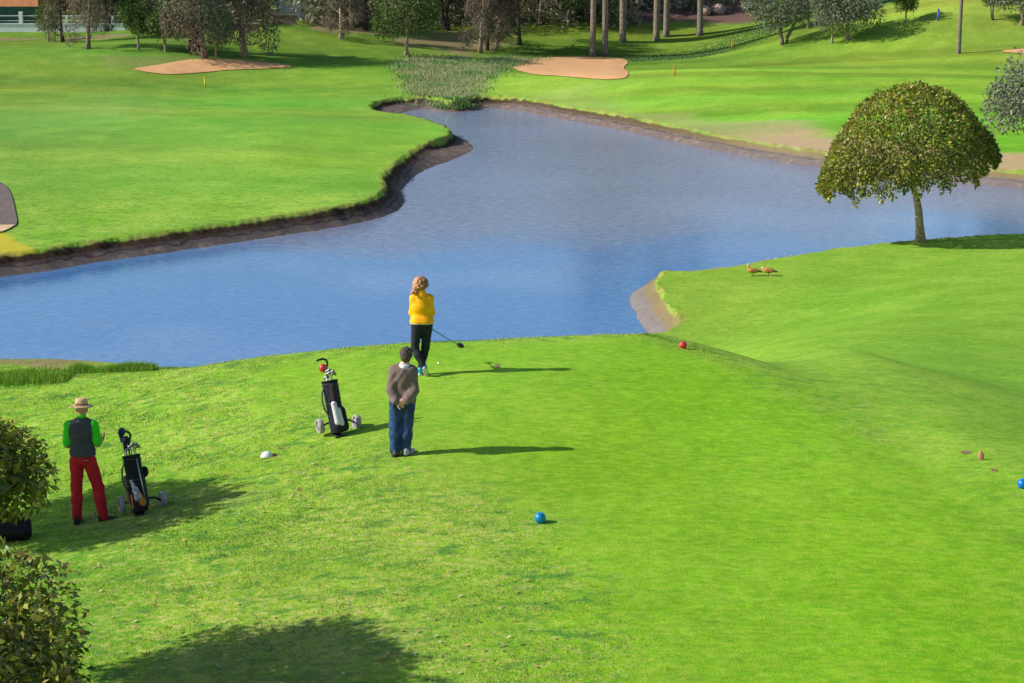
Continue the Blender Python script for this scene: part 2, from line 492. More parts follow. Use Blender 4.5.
    st = t.n('ShaderNodeMapping'); st.inputs['Scale'].default_value = (1, 1.6, 1); st.inputs['Rotation'].default_value = (0, 0, .12); t.l(co, st.inputs[0])
    n_st = t.noise(st.outputs[0], 5.5, 5, .7)
    k = t.math('MULTIPLY', k, t.remap(n_mid, .3, .7, .87, 1.13)); k = t.math('MULTIPLY', k, t.remap(n_st, .3, .7, .84, 1.16)); k = t.math('MULTIPLY', k, t.remap(n_big, .35, .65, .92, 1.08))
    mul = t.n('ShaderNodeVectorMath'); mul.operation = 'SCALE'; t.l(a.outputs['Color'], mul.inputs[0]); t.l(k, mul.inputs['Scale'])
    c = mul.outputs[0]
    c = t.mix(t.math('MULTIPLY', t.remap(n_st, .5, .70, 0, .40), nearf), c, (.50, .47, .09)); c = t.mix(t.math('MULTIPLY', t.remap(n_st, .46, .30, 0, .40), nearf), c, (.09, .34, .03)); c = t.mix(t.remap(n_big, .55, .72, 0, .22), c, (.42, .50, .06))
    # rough: yellow dry bits and darker lush clumps
    dry = t.math('MULTIPLY', t.remap(n_clump, .46, .66, 0, .75), t.remap(n_big, .36, .60, .25, 1.0))
    dry = t.math('MULTIPLY', dry, t.math('ADD', t.math('MULTIPLY', rough, .85), .15))
    c = t.mix(dry, c, (.62, .55, .19))
    nl = t.n('ShaderNodeMapping'); nl.inputs['Scale'].default_value = (1, 1.6, 1); nl.inputs['Location'].default_value = (31, 7, 0); t.l(co, nl.inputs[0])
    lush = t.math('MULTIPLY', t.remap(t.noise(nl.outputs[0], 2.1, 7, .78), .50, .62, 0, .95), t.math('ADD', t.math('MULTIPLY', rough, .85), .12))
    c = t.mix(lush, c, t.mix(n_f, (.055, .185, .03), (.09, .28, .045)))
    # soil and painted brown tree-shadow tint, bed, sand, verge
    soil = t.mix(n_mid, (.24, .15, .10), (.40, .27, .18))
    c = t.mix(t.math('MULTIPLY', t.attr('dirt_shade').outputs['Fac'], t.remap(n_clump, .3, .6, .75, 1)), c, soil)
    c = t.mix(t.attr('bed').outputs['Fac'], c, t.mix(t.noise(co, .25, 4), (.085, .055, .045), (.22, .13, .105)))
    c = t.mix(t.attr('sand').outputs['Fac'], c, t.mix(n_mid, (.40, .28, .15), (.62, .46, .27)))
    c = t.mix(t.attr('yel').outputs['Fac'], c, t.mix(n_mid, (.40, .36, .03), (.62, .55, .06)))
    c = t.mix(t.math('MULTIPLY', t.attr('edge').outputs['Fac'], .65), c, t.mix(n_mid, (.20, .16, .05), (.46, .38, .12)))
    # liner on the bank below the turf
    lw = t.attr('lawn').outputs['Fac']
    lw2 = t.math('ADD', lw, t.remap(t.noise(co, 1.1, 4), .2, .8, -.22, .22))
    lin = t.mix(t.noise(co, 1.3, 5, .6), (.095, .072, .066), (.22, .17, .155))
    lin = t.mix(t.math('MULTIPLY', t.remap(t.noise(co, 2.2, 5, .7), .52, .66, 0, .85), t.remap(lw2, -.75, -.3, 1, .3)), lin, (.36, .26, .18))
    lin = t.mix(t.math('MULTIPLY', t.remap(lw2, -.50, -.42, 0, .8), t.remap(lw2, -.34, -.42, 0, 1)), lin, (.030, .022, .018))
    lin = t.mix(t.math('MULTIPLY', t.math('MULTIPLY', t.attr('sd').outputs['Fac'], t.remap(t.attr('far').outputs['Fac'], 0, 1, 1, .3)), .85), lin, t.mix(t.noise(co, 2.5, 5, .7), (.11, .10, .095), (.36, .32, .30)))
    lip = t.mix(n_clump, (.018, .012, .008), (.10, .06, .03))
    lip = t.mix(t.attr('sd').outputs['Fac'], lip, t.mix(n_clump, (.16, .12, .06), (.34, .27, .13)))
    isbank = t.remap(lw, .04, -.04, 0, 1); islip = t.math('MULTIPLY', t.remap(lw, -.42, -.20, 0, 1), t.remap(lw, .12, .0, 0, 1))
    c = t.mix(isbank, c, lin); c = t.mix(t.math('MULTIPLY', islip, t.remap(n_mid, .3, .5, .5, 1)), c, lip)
    t.l(c, t.b.inputs['Base Color'])
    t.b.inputs['Roughness'].default_value = .85; t.b.inputs['Specular IOR Level'].default_value = .04
    hgt = t.math('ADD', n_f, t.math('MULTIPLY', n_v, .6)); hgt = t.math('ADD', hgt, t.math('MULTIPLY', n_clump, t.math('ADD', .4, t.math('MULTIPLY', rough, 1.2))))
    t.bump(hgt, .55, .035)
    o = link_mesh('ground', me, t.m); tag(o, kind='structure'); return o


build_ground()

# ------------------------------------------------------------------ water
def build_water():
    n = 12
    xs = np.linspace(-150, 150, n); ys = np.linspace(45, 230, n)
    X, Y = np.meshgrid(xs, ys, indexing='ij'); V = np.stack([X, Y, 0 * X], -1).reshape(-1, 3)
    idx = np.arange(n * n).reshape(n, n)
    F = np.stack([idx[:-1, :-1], idx[1:, :-1], idx[1:, 1:], idx[:-1, 1:]], -1).reshape(-1, 4)
    me = np_mesh('water', V, F)
    t = NT('water_mat'); co = t.objco()
    mp = t.n('ShaderNodeMapping'); mp.inputs['Scale'].default_value = (1, 1.15, 1); mp.inputs['Rotation'].default_value = (0, 0, .5); t.l(co, mp.inputs[0])
    r1 = t.noise(mp.outputs[0], 4.6, 4, .65); r2 = t.noise(mp.outputs[0], .7, 3, .5); r3 = t.noise(mp.outputs[0], 2.3, 5, .78)
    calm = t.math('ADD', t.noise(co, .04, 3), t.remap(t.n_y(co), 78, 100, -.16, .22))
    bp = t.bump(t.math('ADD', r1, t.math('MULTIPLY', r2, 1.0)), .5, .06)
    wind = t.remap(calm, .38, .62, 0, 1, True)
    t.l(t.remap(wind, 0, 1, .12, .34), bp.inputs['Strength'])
    c = t.mix(wind, (.05, .19, .44), (.19, .235, .36))  # greyer with distance: sky reflection painted into the base colour
    c = t.mix(t.math('MULTIPLY', t.remap(r3, .48, .68, 0, .75), t.remap(wind, 0, 1, .35, 1)), c, (.36, .40, .52))  # pale ripple highlights painted into the colour
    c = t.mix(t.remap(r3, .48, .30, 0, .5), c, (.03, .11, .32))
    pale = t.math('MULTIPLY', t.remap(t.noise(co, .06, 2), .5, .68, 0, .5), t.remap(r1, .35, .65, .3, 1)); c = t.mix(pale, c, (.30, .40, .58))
    t.l(c, t.b.inputs['Base Color'])
    t.b.inputs['Roughness'].default_value = .06; t.b.inputs['IOR'].default_value = 2.2
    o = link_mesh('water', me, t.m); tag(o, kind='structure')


build_water()

# bunkers (sand sheets lying in the hollows)
def build_bunker(poly):
    c = poly.mean(0); rings = [0, .1, .2, .3, .4, .5, .6, .7, .8, .88, .95, 1.0]
    V = []; n = len(poly)
    for s in rings: V.append(c + (poly - c) * s)
    V = np.vstack(V); z = height(V[:, 0], V[:, 1]) + .05
    sd, _ = poly_sd(poly, V[:, 0], V[:, 1])
    z += .06 * sstep(0, -1.0, sd)
    V = np.column_stack([V, z]); F = []
    for i in range(len(rings) - 1):
        for k in range(n):
            F.append((i * n + k, i * n + (k + 1) % n, (i + 1) * n + (k + 1) % n, (i + 1) * n + k))
    me = np_mesh('sand_bunker', V, np.array(F)[:, ::-1])
    return tag(link_mesh('sand_bunker', me, M_SAND), kind='structure')


M_SAND = simple('bunker_sand', (.62, .35, .165), .95, .8, .12, .3, .05, .1, detail=6)
for pl in BUNKER_PX: build_bunker(catmull([G(a, b)[:2] for a, b in pl], 5, True))

# ------------------------------------------------------------------ path abutment at far left
def strip_obj(name, poly, lift, mat):
    c = poly.mean(0); n = len(poly); V = []
    rings = [0, .33, .66, 1]
    for s in rings: V.append(c + (poly - c) * s)
    V = np.vstack(V); z = height(V[:, 0], V[:, 1]) + lift
    F = []
    for i in range(len(rings) - 1):
        for k in range(n): F.append((i * n + k, i * n + (k + 1) % n, (i + 1) * n + (k + 1) % n, (i + 1) * n + k))
    me = np_mesh(name, np.column_stack([V, z]), np.array(F)[:, ::-1])
    return tag(link_mesh(name, me, mat), kind='structure')


M_PATH = simple('path_asphalt', (.15, .115, .105), .95, 3, .25, .4, .01)
M_KERB = simple('kerb_stone', (.62, .44, .25), .9, 2, .18, .2, .01)
strip_obj('path', catmull([P(a, b, .95)[:2] for a, b in [(-90, 183), (-10, 184), (4, 186), (11, 194), (15, 208), (15.5, 221.5), (-5, 222), (-90, 222)]], 3, True), .05, M_PATH)
strip_obj('path_apron', np.array([P(a, b, .9)[:2] for a, b in [(-90, 222.6), (-20, 222.6), (4, 222.4), (15, 222.3), (9, 226), (2, 229), (-20, 231.5), (-90, 232)]]), .06, M_KERB)

# ------------------------------------------------------------------ grass blades
def blades(name, pts, hgt, wid, cols, mat=M_BLADE, lean=.5, two=False, seed=1):
    rg = np.random.default_rng(seed); n = len(pts)
    a = rg.uniform(0, 2 * np.pi, n); s = np.stack([np.cos(a), np.sin(a), 0 * a], -1)
    # faces mostly seen from +/- camera direction still random
    la = rg.uniform(0, 2 * np.pi, n); L = np.stack([np.cos(la), np.sin(la), 0 * la], -1) * (rg.uniform(0, lean, n) * hgt)[:, None]
    up = np.zeros((n, 3)); up[:, 2] = hgt
    b0 = pts - s * wid[:, None] / 2; b1 = pts + s * wid[:, None] / 2; tip = pts + up + L
    V = np.stack([b0, b1, tip], 1).reshape(-1, 3); F = np.arange(3 * n).reshape(-1, 3)
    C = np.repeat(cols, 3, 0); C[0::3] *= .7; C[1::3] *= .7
    me = np_mesh(name, V, F, C)
    return link_mesh(name, me, mat, smooth=False)


def jitter_cols(base, n, rg, v=.25, alt=None, p=.2):
    c = np.tile(np.asarray(base, float), (n, 1)) * rg.uniform(1 - v, 1 + v, (n, 1)) * rg.uniform(.9, 1.1, (n, 3))
    if alt is not None:
        m = rg.random(n) < p; c[m] = np.asarray(alt) * rg.uniform(1 - v, 1 + v, (m.sum(), 1))
    return c


def rough_grass():
    rg = np.random.default_rng(5)
    # near rough left of / in front of the tee
    n = 520000
    y = rg.uniform(18, 44, n); x = rg.uniform(-14, 4, n)
    m = (np.abs(x) < y * .275)
    x, y = x[m], y[m]
    tee, _ = poly_sd(TEE, x, y); r, _ = poly_sd(RPOLY, x, y)
    cl = vnoise(x, y, .55, 41) * .6 + vnoise(x, y, .2, 42) * .4
    m = (tee > rg.uniform(-.6, .8, len(x))) & (r < .3) & (cl > rg.uniform(.2, .75, len(x)))
    x, y, cl = x[m], y[m], cl[m]
    z = height(x, y); n = len(x)
    h = .018 + .03 * rg.random(n) * (cl + .3); w = .006 + .007 * rg.random(n)
    c = jitter_cols((.26, .46, .06), n, rg, .3, (.62, .53, .20), .34)
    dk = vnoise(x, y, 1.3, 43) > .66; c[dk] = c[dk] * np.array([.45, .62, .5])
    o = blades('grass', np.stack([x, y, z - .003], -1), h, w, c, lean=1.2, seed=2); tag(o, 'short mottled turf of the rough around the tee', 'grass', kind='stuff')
    # tall dark fringe along the left crest and along the tee ridge
    pts = []
    for (x0, y0, x1, y1, nn, wd, hh) in [(-40, 360, 70, 364, 9000, .5, .20), (70, 363, 155, 363.5, 7000, .22, .2), (155, 362, 240, 351, 1500, .15, .10), (640, 326.5, 720, 344, 1100, .25, .05)]:
        t = rg.random(nn); p0 = P(x0, y0, 6.4 if x0 < 300 else 7.3); p1 = P(x1, y1, 6.5 if x0 < 300 else 7.3)
        xx = p0[0] + (p1[0] - p0[0]) * t + rg.normal(0, .03, nn); yy = p0[1] + (p1[1] - p0[1]) * t + rg.normal(0, wd * .5, nn)
        zz = height(xx, yy); hk = hh * .75 * rg.uniform(.4, 1.15, nn) * (.45 + .9 * vnoise(xx, yy, .35, 44)); pts.append(np.column_stack([xx, yy, zz - .01, hk]))
    A = np.vstack(pts); n = len(A)
    c = jitter_cols((.15, .34, .03), n, rg, .35, (.36, .40, .09), .2)
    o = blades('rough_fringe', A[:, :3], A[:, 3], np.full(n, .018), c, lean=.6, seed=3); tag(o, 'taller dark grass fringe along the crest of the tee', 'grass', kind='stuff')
    # tufts hanging over the turf edge of the lake bank
    per = LPOLY; seg = np.roll(per, -1, 0) - per; ln = np.hypot(seg[:, 0], seg[:, 1])
    nn = np.array([-seg[:, 1], seg[:, 0]]).T / ln[:, None]
    area = .5 * np.sum(per[:, 0] * np.roll(per[:, 1], -1) - np.roll(per[:, 0], -1) * per[:, 1])
    if area > 0: nn = -nn
    N = 9500
    i = rg.choice(len(per), N, p=ln / ln.sum()); t = rg.random(N)
    base = per[i] + seg[i] * t[:, None]
    w = _L[i, 2]
    off = w + .10 + np.abs(rg.normal(.05, .2, N))
    xy = base + nn[i] * off[:, None]
    d, ex = poly_sd(LPOLY, xy[:, 0], xy[:, 1], _L[:, 2:])
    m = (d > ex[..., 0] - .08) & (d < ex[..., 0] + .7) & (vnoise(xy[:, 0], xy[:, 1], 1.1, 45) > .42); xy = xy[m]; n = len(xy)
    z = height(xy[:, 0], xy[:, 1])
    c = jitter_cols((.36, .46, .07), n, rg, .35, (.62, .50, .18), .45)
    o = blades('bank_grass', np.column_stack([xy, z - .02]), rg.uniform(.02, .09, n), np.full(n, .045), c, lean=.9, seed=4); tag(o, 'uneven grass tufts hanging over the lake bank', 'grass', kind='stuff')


rough_grass()


def reeds():
    rg = np.random.default_rng(9)
    def fill(poly_px, z, n):
        poly = np.array([P(a, b, z)[:2] for a, b in poly_px]); lo, hi = poly.min(0), poly.max(0)
        p = rg.uniform(lo - 3, hi + 3, (n * 3, 2)); d, _ = poly_sd(poly, p[:, 0], p[:, 1]); p = p[(d < rg.normal(-.2, .7, len(d))) & (height(p[:, 0], p[:, 1]) > .12)][:n]
        return p
    p = fill([(398, 74), (412, 66), (440, 64), (480, 63), (508, 60), (545, 59), (512, 69), (490, 78), (478, 92), (484, 102), (478, 108), (430, 107.5), (424, 101), (412, 90)], .7, 30000)
    n = len(p); z = height(p[:, 0], p[:, 1]); z = np.maximum(z, -.05)
    cl = vnoise(p[:, 0], p[:, 1], 2.6, 51)
    h = (.12 + .30 * rg.random(n)) * (.35 + 1.1 * cl)
    c = jitter_cols((.32, .40, .20), n, rg, .25, (.52, .46, .30), .35)
    g = cl > .55; c[g] = c[g] * np.array([.6, .9, .6])
    front = p[:, 1] < P(450, 100, .6)[1]; c[front] = c[front] * .6 + np.array([.05, .14, .03]) * rg.uniform(.6, 1.4, (front.sum(), 1))
    o = blades('reeds', np.column_stack([p, z]), h, np.full(n, .10), c, M_BLADE, 1.0, seed=6); tag(o, 'pale green reeds filling the ditch at the head of the lake', 'reeds', kind='stuff')
    p = np.vstack([fill([(600, 50), (680, 47), (775, 40), (790, 43), (785, 47), (700, 53), (610, 54)], 1.2, 9000),
                   fill([(835, 37), (870, 30), (940, 28), (1000, 22), (1000, 26), (930, 34), (860, 40)], 1.8, 6000),
                   fill([(505, 56), (600, 51), (600, 54), (540, 60), (510, 62)], 1.0, 2500)])
    n = len(p); z = height(p[:, 0], p[:, 1])
    c = jitter_cols((.10, .21, .08), n, rg, .3, (.15, .24, .12), .3)
    o = blades('ditch_grass', np.column_stack([p, z]), rg.uniform(.05, .15, n), np.full(n, .09), c, M_BLADE, .7, seed=7); tag(o, 'long blue green grass along the far ditch', 'grass', kind='stuff')


reeds()

# ------------------------------------------------------------------ trees
def blob_points(blobs, n, rg, shell, wob):
    B = np.array(blobs, float); w = B[:, 6] / B[:, 6].sum()
    i = rg.choice(len(B), n, p=w)
    d = rg.normal(size=(n, 3)); d /= np.linalg.norm(d, axis=1)[:, None]
    rad = np.where(rg.random(n) < shell, rg.uniform(.86, 1.02, n), rg.uniform(.25, .95, n) ** .6)
    # lumpy surface
    ph = B[i, :3].sum(1)
    lump = 1 + wob * (np.sin(d[:, 0] * 5.1 + ph) * np.sin(d[:, 1] * 4.3 + 1.7 * ph) + .6 * np.sin(d[:, 2] * 7 + d[:, 0] * 6 + ph))
    p = B[i, :3] + d * B[i, 3:6] * (rad * lump)[:, None]
    return p, d, rad


def leaf_cloud(blobs, n, size, cols, seed=1, shell=.55, droop=.3, aspect=.5, wob=.18, flat_under=None, pre=None):
    """blobs: (cx,cy,cz,rx,ry,rz,weight). Returns V,F,C of folded leaf quads."""
    rg = np.random.default_rng(seed)
    if pre is not None:
        p, d, rad = pre; n = len(p)
    else:
        p, d, rad = blob_points(blobs, n, rg, shell, wob)
    L = size * rg.uniform(.65, 1.35, n)
    ax = d + rg.normal(0, .7, (n, 3)); ax[:, 2] -= droop * 1.5; ax /= np.linalg.norm(ax, axis=1)[:, None]
    nrm = d * .8 + rg.normal(0, .6, (n, 3)) + np.array([0, 0, .5])
    sd = np.cross(ax, nrm); sd /= np.linalg.norm(sd, axis=1)[:, None] + 1e-9
    nn = np.cross(sd, ax)
    Wd = L * aspect / 2
    b = p; tip = p + ax * L[:, None]; mid = p + ax * (L * .5)[:, None] + nn * (L * .10)[:, None]
    l = mid - sd * Wd[:, None]; r = mid + sd * Wd[:, None]
    V = np.stack([b, l, tip, r], 1).reshape(-1, 3); F = np.arange(4 * n).reshape(-1, 4)
    cols = np.array([c[:3] for c in cols], float); pr = np.array([1.0] * len(cols))
    k = rg.choice(len(cols), n, p=pr / pr.sum())
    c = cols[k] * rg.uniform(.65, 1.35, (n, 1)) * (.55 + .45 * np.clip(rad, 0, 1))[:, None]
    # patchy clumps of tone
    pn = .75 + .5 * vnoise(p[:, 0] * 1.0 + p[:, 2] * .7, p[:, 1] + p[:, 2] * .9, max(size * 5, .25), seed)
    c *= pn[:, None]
    C = np.repeat(c, 4, 0)
    return V, F, C


def curve_pts(a, b, n, bend, rg):
    a = np.array(a, float); b = np.array(b, float); L = np.linalg.norm(b - a)
    off = rg.normal(0, 1, 3) * bend * L
    off2 = rg.normal(0, 1, 3) * bend * L * .5
    out = []
    for t in np.linspace(0, 1, n): out.append(a + (b - a) * t + off * math.sin(math.pi * t) + off2 * math.sin(2 * math.pi * t))
    return out


def trunk_mesh(path, r0, r1, limbs, rg, n=9, twigs=0, tw=.4):
    """path: trunk polyline; limbs: list of (t_on_path, endpoint, r)"""
    mb = MB(); m = len(path)
    rad = [r0 * (1.35 if i == 0 else 1) * (1 - i / (m - 1)) + r1 * (i / (m - 1)) for i in range(m)]
    mb.tube(path, rad, n)
    for t, e, r in limbs:
        k = t * (m - 1); i = min(int(k), m - 2); a = np.array(path[i]) + (np.array(path[i + 1]) - np.array(path[i])) * (k - i)
        pts = curve_pts(a, e, 5, .09, rg)
        mb.tube(pts, [r, r * .8, r * .6, r * .42, r * .2], 6)
        for _ in range(twigs):
            j = rg.integers(2, 5); s = np.array(pts[j]); dd = rg.normal(0, 1, 3); dd /= np.linalg.norm(dd); dd[2] = abs(dd[2]) * .6 + .2 * dd[2]
            mb.tube(curve_pts(s, s + dd * tw * rg.uniform(.6, 1.3), 4, .1, rg), [r * .3, r * .22, r * .15, r * .06], 4)
    return mb


def tree_obj(name, loc, trunk_mb, bark, cloud, leafm, label, cat='tree', group=None, rz=0, crown_name='crown'):
    root = empty(name, loc, rz, label, cat, group)
    trunk_mb.build('trunk', bark, root)
    V, F, C = cloud
    link_mesh(crown_name, np_mesh(crown_name, V, F, C), leafm, root, smooth=False)
    return root


def copy_tree(root, loc, rz, sc, label, group=None, scz=None):
    r = root.copy(); COL.objects.link(r)
    r.location = loc; r.rotation_euler = (0, 0, rz); r.scale = (sc, sc, scz or sc)
    if label: r['label'] = label
    if group: r['group'] = group
    for ch in root.children:
        c = ch.copy(); COL.objects.link(c); c.parent = r
    return r


FIC = [(.10, .16, .022), (.20, .25, .03), (.36, .36, .045), (.48, .45, .08), (.11, .17, .022), (.36, .26, .10)]

# the round topped tree on the near right shore
def lakeside_tree():
    rg = np.random.default_rng(3)
    b = next(g for g in (G(921, y_) for y_ in np.arange(239, 256, .5)) if g[2] > .60); s = 2000 / math.hypot(b[1], CAMZ - b[2])   # px per metre
    def L(px, py, y=0.0): return ((px - 921) / s, y, (240 - py) / s / .985 - y * .17)
    path = [L(921, 244), L(919, 225), L(917, 208), L(914, 195), L(910, 184), L(906, 172)]
    ends = [L(850, 165, -1), L(870, 140, .8), L(900, 110, -.5), L(930, 115, 1), L(960, 140, -.6), L(975, 150, .8), L(900, 140, -2), L(915, 135, 2), L(840, 175, .3), L(890, 150, -1.5)]
    limbs = [(.75 + .25 * rg.random(), e, .075) for e in ends]
    tm = trunk_mesh(path, .19, .11, limbs, rg, 10, 2, .7)
    n = 27000
    xs = [816, 821, 832, 845, 857, 880, 907, 930, 952, 977, 988, 994]; tp = [182, 166, 142, 123, 107, 93, 88, 91, 102, 126, 140, 151]; bt = [186, 187, 184, 180, 177, 172, 167, 166, 165, 160, 157, 155]
    px = rg.uniform(816, 994, n * 2); a = rg.uniform(-.12, 1.12, n * 2) * np.pi
    zt = np.interp(px, xs, tp); zb = np.interp(px, xs, bt) + 4 * np.sin(px * .21) + 3 * np.sin(px * .53)
    ym = 2.5 * np.sqrt(np.clip(1 - ((px - 905) / 92) ** 2, .02, 1))
    shell = rg.random(n * 2) < .66
    cl_ = vnoise(px / 9 + 40, a * 5.5, 1.0, 91); fi = vnoise(px / 4.5, a * 11, 1.0, 92)
    rad = np.where(shell, .90 + .12 * cl_ + .06 * fi + rg.normal(0, .012, n * 2), rg.uniform(.1, .9, n * 2) ** .6)
    keep = ~(shell & (cl_ * .6 + fi * .4 < .27)) & (zb > zt)
    under = rg.random(n * 2) < .10
    sn = np.where(under, -.05 * rg.random(n * 2), np.sin(a)); sn = np.where(sn < 0, sn * .5, sn)
    X = (px - 905) * (.945 + .04 * cl_) + 905
    Z = zb - (zb - zt) * np.where(under, rg.random(n * 2) * .12, sn * rad)
    Y = ym * np.where(under, rg.uniform(-1, 1, n * 2), np.cos(a) * rad)
    p = np.column_stack([(X - 921) / s, Y, (240 - Z) / s / .985])[keep]
    d = np.column_stack([(px - 905) / 92 * .8, np.cos(a), np.sin(a) + .15])[keep]; d /= np.linalg.norm(d, axis=1)[:, None]
    p, d, r_ = p[:n], d[:n], rad[keep][:n]
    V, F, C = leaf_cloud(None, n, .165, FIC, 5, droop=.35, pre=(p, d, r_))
    tree_obj('shade_tree', b, tm, M_BARK_LIGHT, (V, F, C), M_LEAF, 'olive green dome topped tree with leaning trunk alone on the near lake shore')


lakeside_tree()

# small round-headed trees of the near slope, left
def slope_tree(px, py, zg, ccx, ccy, rx, rz, label, seed, n=15000, size=.105, ry=None):
    """(ccx,ccy): image position of crown centre straight above base"""
    rg = np.random.default_rng(seed)
    b = P(ccx, py, zg); b[2] = gz(b[0], b[1])
    dist = math.hypot(b[1], CAMZ - b[2]); s = 2000 / dist
    hc = (py - ccy) / s / .965
    path = [(0, 0, -.15), (.05, .02, hc * .3), (-.03, .05, hc * .55), (.02, 0, hc * .78), (0, 0, hc * .95)]
    ry = ry or rx * .95; bl = [(0, 0, hc, rx, ry, rz, 4)]
    for k in range(13):
        a = 2 * math.pi * k / 13 + rg.normal(0, .2); q_ = rg.uniform(.62, .85)
        bl.append((math.cos(a) * rx * q_, math.sin(a) * ry * q_, hc + rg.uniform(-.5, .4) * rz, rx * .36, rx * .36, rz * rg.uniform(.38, .6), .55))
    for k in range(16):
        a = rg.uniform(0, 2 * np.pi); u = rg.uniform(-.55, .95); q_ = math.sqrt(1 - u * u) * rg.uniform(1.0, 1.16); bl.append((math.cos(a) * rx * q_, math.sin(a) * ry * q_, hc + u * rz * 1.08, .22, .22, .2, .10))
    limbs = [(.7 + .3 * rg.random(), (q_[0] * .95, q_[1] * .95, q_[2]), .045) for q_ in bl[1:]]
    tm = trunk_mesh(path, .10, .055, limbs, rg, 9, 4, .6)
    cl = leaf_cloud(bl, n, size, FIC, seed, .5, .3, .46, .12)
    return tree_obj('round_tree', b, tm, M_BARK, cl, M_LEAF, label)


slope_tree(-112, 722, 6.8, -112, 472, 1.42, .84, 'round leafy tree at the left edge, upper crown beside the golfer in red trousers', 21, 24000, .085)
slope_tree(-98, 905, 6.8, -96, 712, 1.42, 1.08, 'round leafy tree in the bottom left corner, lower and nearer of the two', 22, 28000, .085)
slope_tree(-212, 566, 6.1, -212, 335, 1.45, .85, 'round leafy tree just outside the left edge casting the shadow under the bag trolley', 23, 16000)

# ---------------- background tree prototypes
GREY = [(.22, .17, .15), (.16, .13, .115), (.14, .14, .09), (.26, .20, .17)]
GREY2 = [(.18, .15, .115), (.14, .155, .08), (.22, .18, .15)]
OLV = [(.15, .18, .12), (.21, .235, .17), (.11, .14, .08), (.27, .28, .21)]
GRN = [(.06, .12, .03), (.085, .15, .035), (.13, .17, .045)]
DRK = [(.04, .065, .035), (.06, .08, .045), (.085, .09, .06)]


def proto_grey(seed, H=10, cols=GREY, n=3400, dens=1.0, lean=.05):
    rg = np.random.default_rng(seed)
    path = curve_pts((0, 0, -.2), (rg.normal(0, lean * H), rg.normal(0, .3), H * .8), 8, .02, rg)
    bl = []; limbs = []
    for k in range(20):
        t = rg.uniform(.22, 1.0); a = rg.uniform(0, 2 * np.pi); rr = H * .24 * (1.15 - .55 * t) * rg.uniform(.6, 1.25)
        p = np.array(path[int(t * 7)]) + np.array([math.cos(a) * rr, math.sin(a) * rr, rg.uniform(0, .12) * H])
        bl.append((*p, H * .085, H * .085, H * .13 * rg.uniform(.7, 1.2), 1)); limbs.append((max(t - .18, .15), p, .07))
    tm = trunk_mesh(path, .25, .07, limbs, rg, 8, 5, 1.0)
    return tm, leaf_cloud(bl, int(n * 2.3), .25, cols, seed, .25, .8, .26, .2)


def proto_olive(seed, H=5.5, Wd=3.2, cols=OLV, n=3600, two=True, tr=.16):
    rg = np.random.default_rng(seed)
    path = curve_pts((0, 0, -.2), (-.35 if two else .1, 0, H * .45), 5, .03, rg)
    bl = [(0, 0, H * .62, Wd * .8, Wd * .75, H * .33, 3)]
    for k in range(11):
        a = 2 * math.pi * k / 11; bl.append((math.cos(a) * Wd * .62, math.sin(a) * Wd * .6, H * rg.uniform(.40, .76), Wd * .38, Wd * .38, H * .19, .75))
    limbs = [(.8, (q_[0], q_[1], q_[2]), .07) for q_ in bl[1:]]
    tm = trunk_mesh(path, tr, .09, limbs, rg, 8, 1, .6)
    if two: tm.tube(curve_pts((.35, .05, -.2), (.7, 0, H * .5), 5, .05, rg), [.17, .13, .12, .1, .06], 8)
    return tm, leaf_cloud(bl, int(n * 1.9), .215, cols, seed, .55, .2, .42, .13)


def proto_palm(seed, H=14, r=.2, skirt=False):
    rg = np.random.default_rng(seed)
    path = [(.0, 0, -.2), (.02, 0, .3), (.03, .02, H * .25), (.06, .05, H * .5), (.05, .1, H * .75), (0, .12, H)]
    tm = MB(); tm.tube(path, [r * 1.6, r * 1.12, r, r * .95, r * .9, r * .85], 10)
    V = []; F = []; C = []; nf = 34
    for k in range(nf):
        a = 2 * math.pi * k / nf * 2.4 + rg.normal(0, .2); el = rg.uniform(-.9, 1.1); Lf = 2.6 * rg.uniform(.85, 1.1)
        if skirt and k > nf * .6: el = rg.uniform(-1.4, -1.0)
        dead = el < -.6
        pts = []; p = np.array([0, .12, H]); e = el
        for j in range(8):
            pts.append(p.copy()); p = p + np.array([math.cos(a) * math.cos(e), math.sin(a) * math.cos(e), math.sin(e)]) * Lf / 7; e -= .16
        sdv = np.array([-math.sin(a), math.cos(a), 0])
        for j in range(1, 8):
            wv = .55 * math.sin(math.pi * (j / 8) ** .8) + .1
            for sg in (-1, 1):
                for u in (0, .33, .66):
                    b_ = pts[j - 1] + (pts[j] - pts[j - 1]) * u; tp = b_ + sdv * sg * wv + (pts[j] - pts[j - 1]) * .8 + np.array([0, 0, -.25 * wv])
                    g2 = b_ + (pts[j] - pts[j - 1]) * .3
                    i0 = len(V); V += [b_, g2, tp]; F.append((i0, i0 + 1, i0 + 2))
                    cc = np.array((.20, .14, .08) if dead else (.06, .10, .03)) * rg.uniform(.7, 1.3); C += [cc] * 3
    return tm, (np.array(V), np.array(F), np.array(C))


def proto_shaggy(seed, H=6):
    tm, cl = proto_palm(seed, H, .45, True)
    return tm, cl


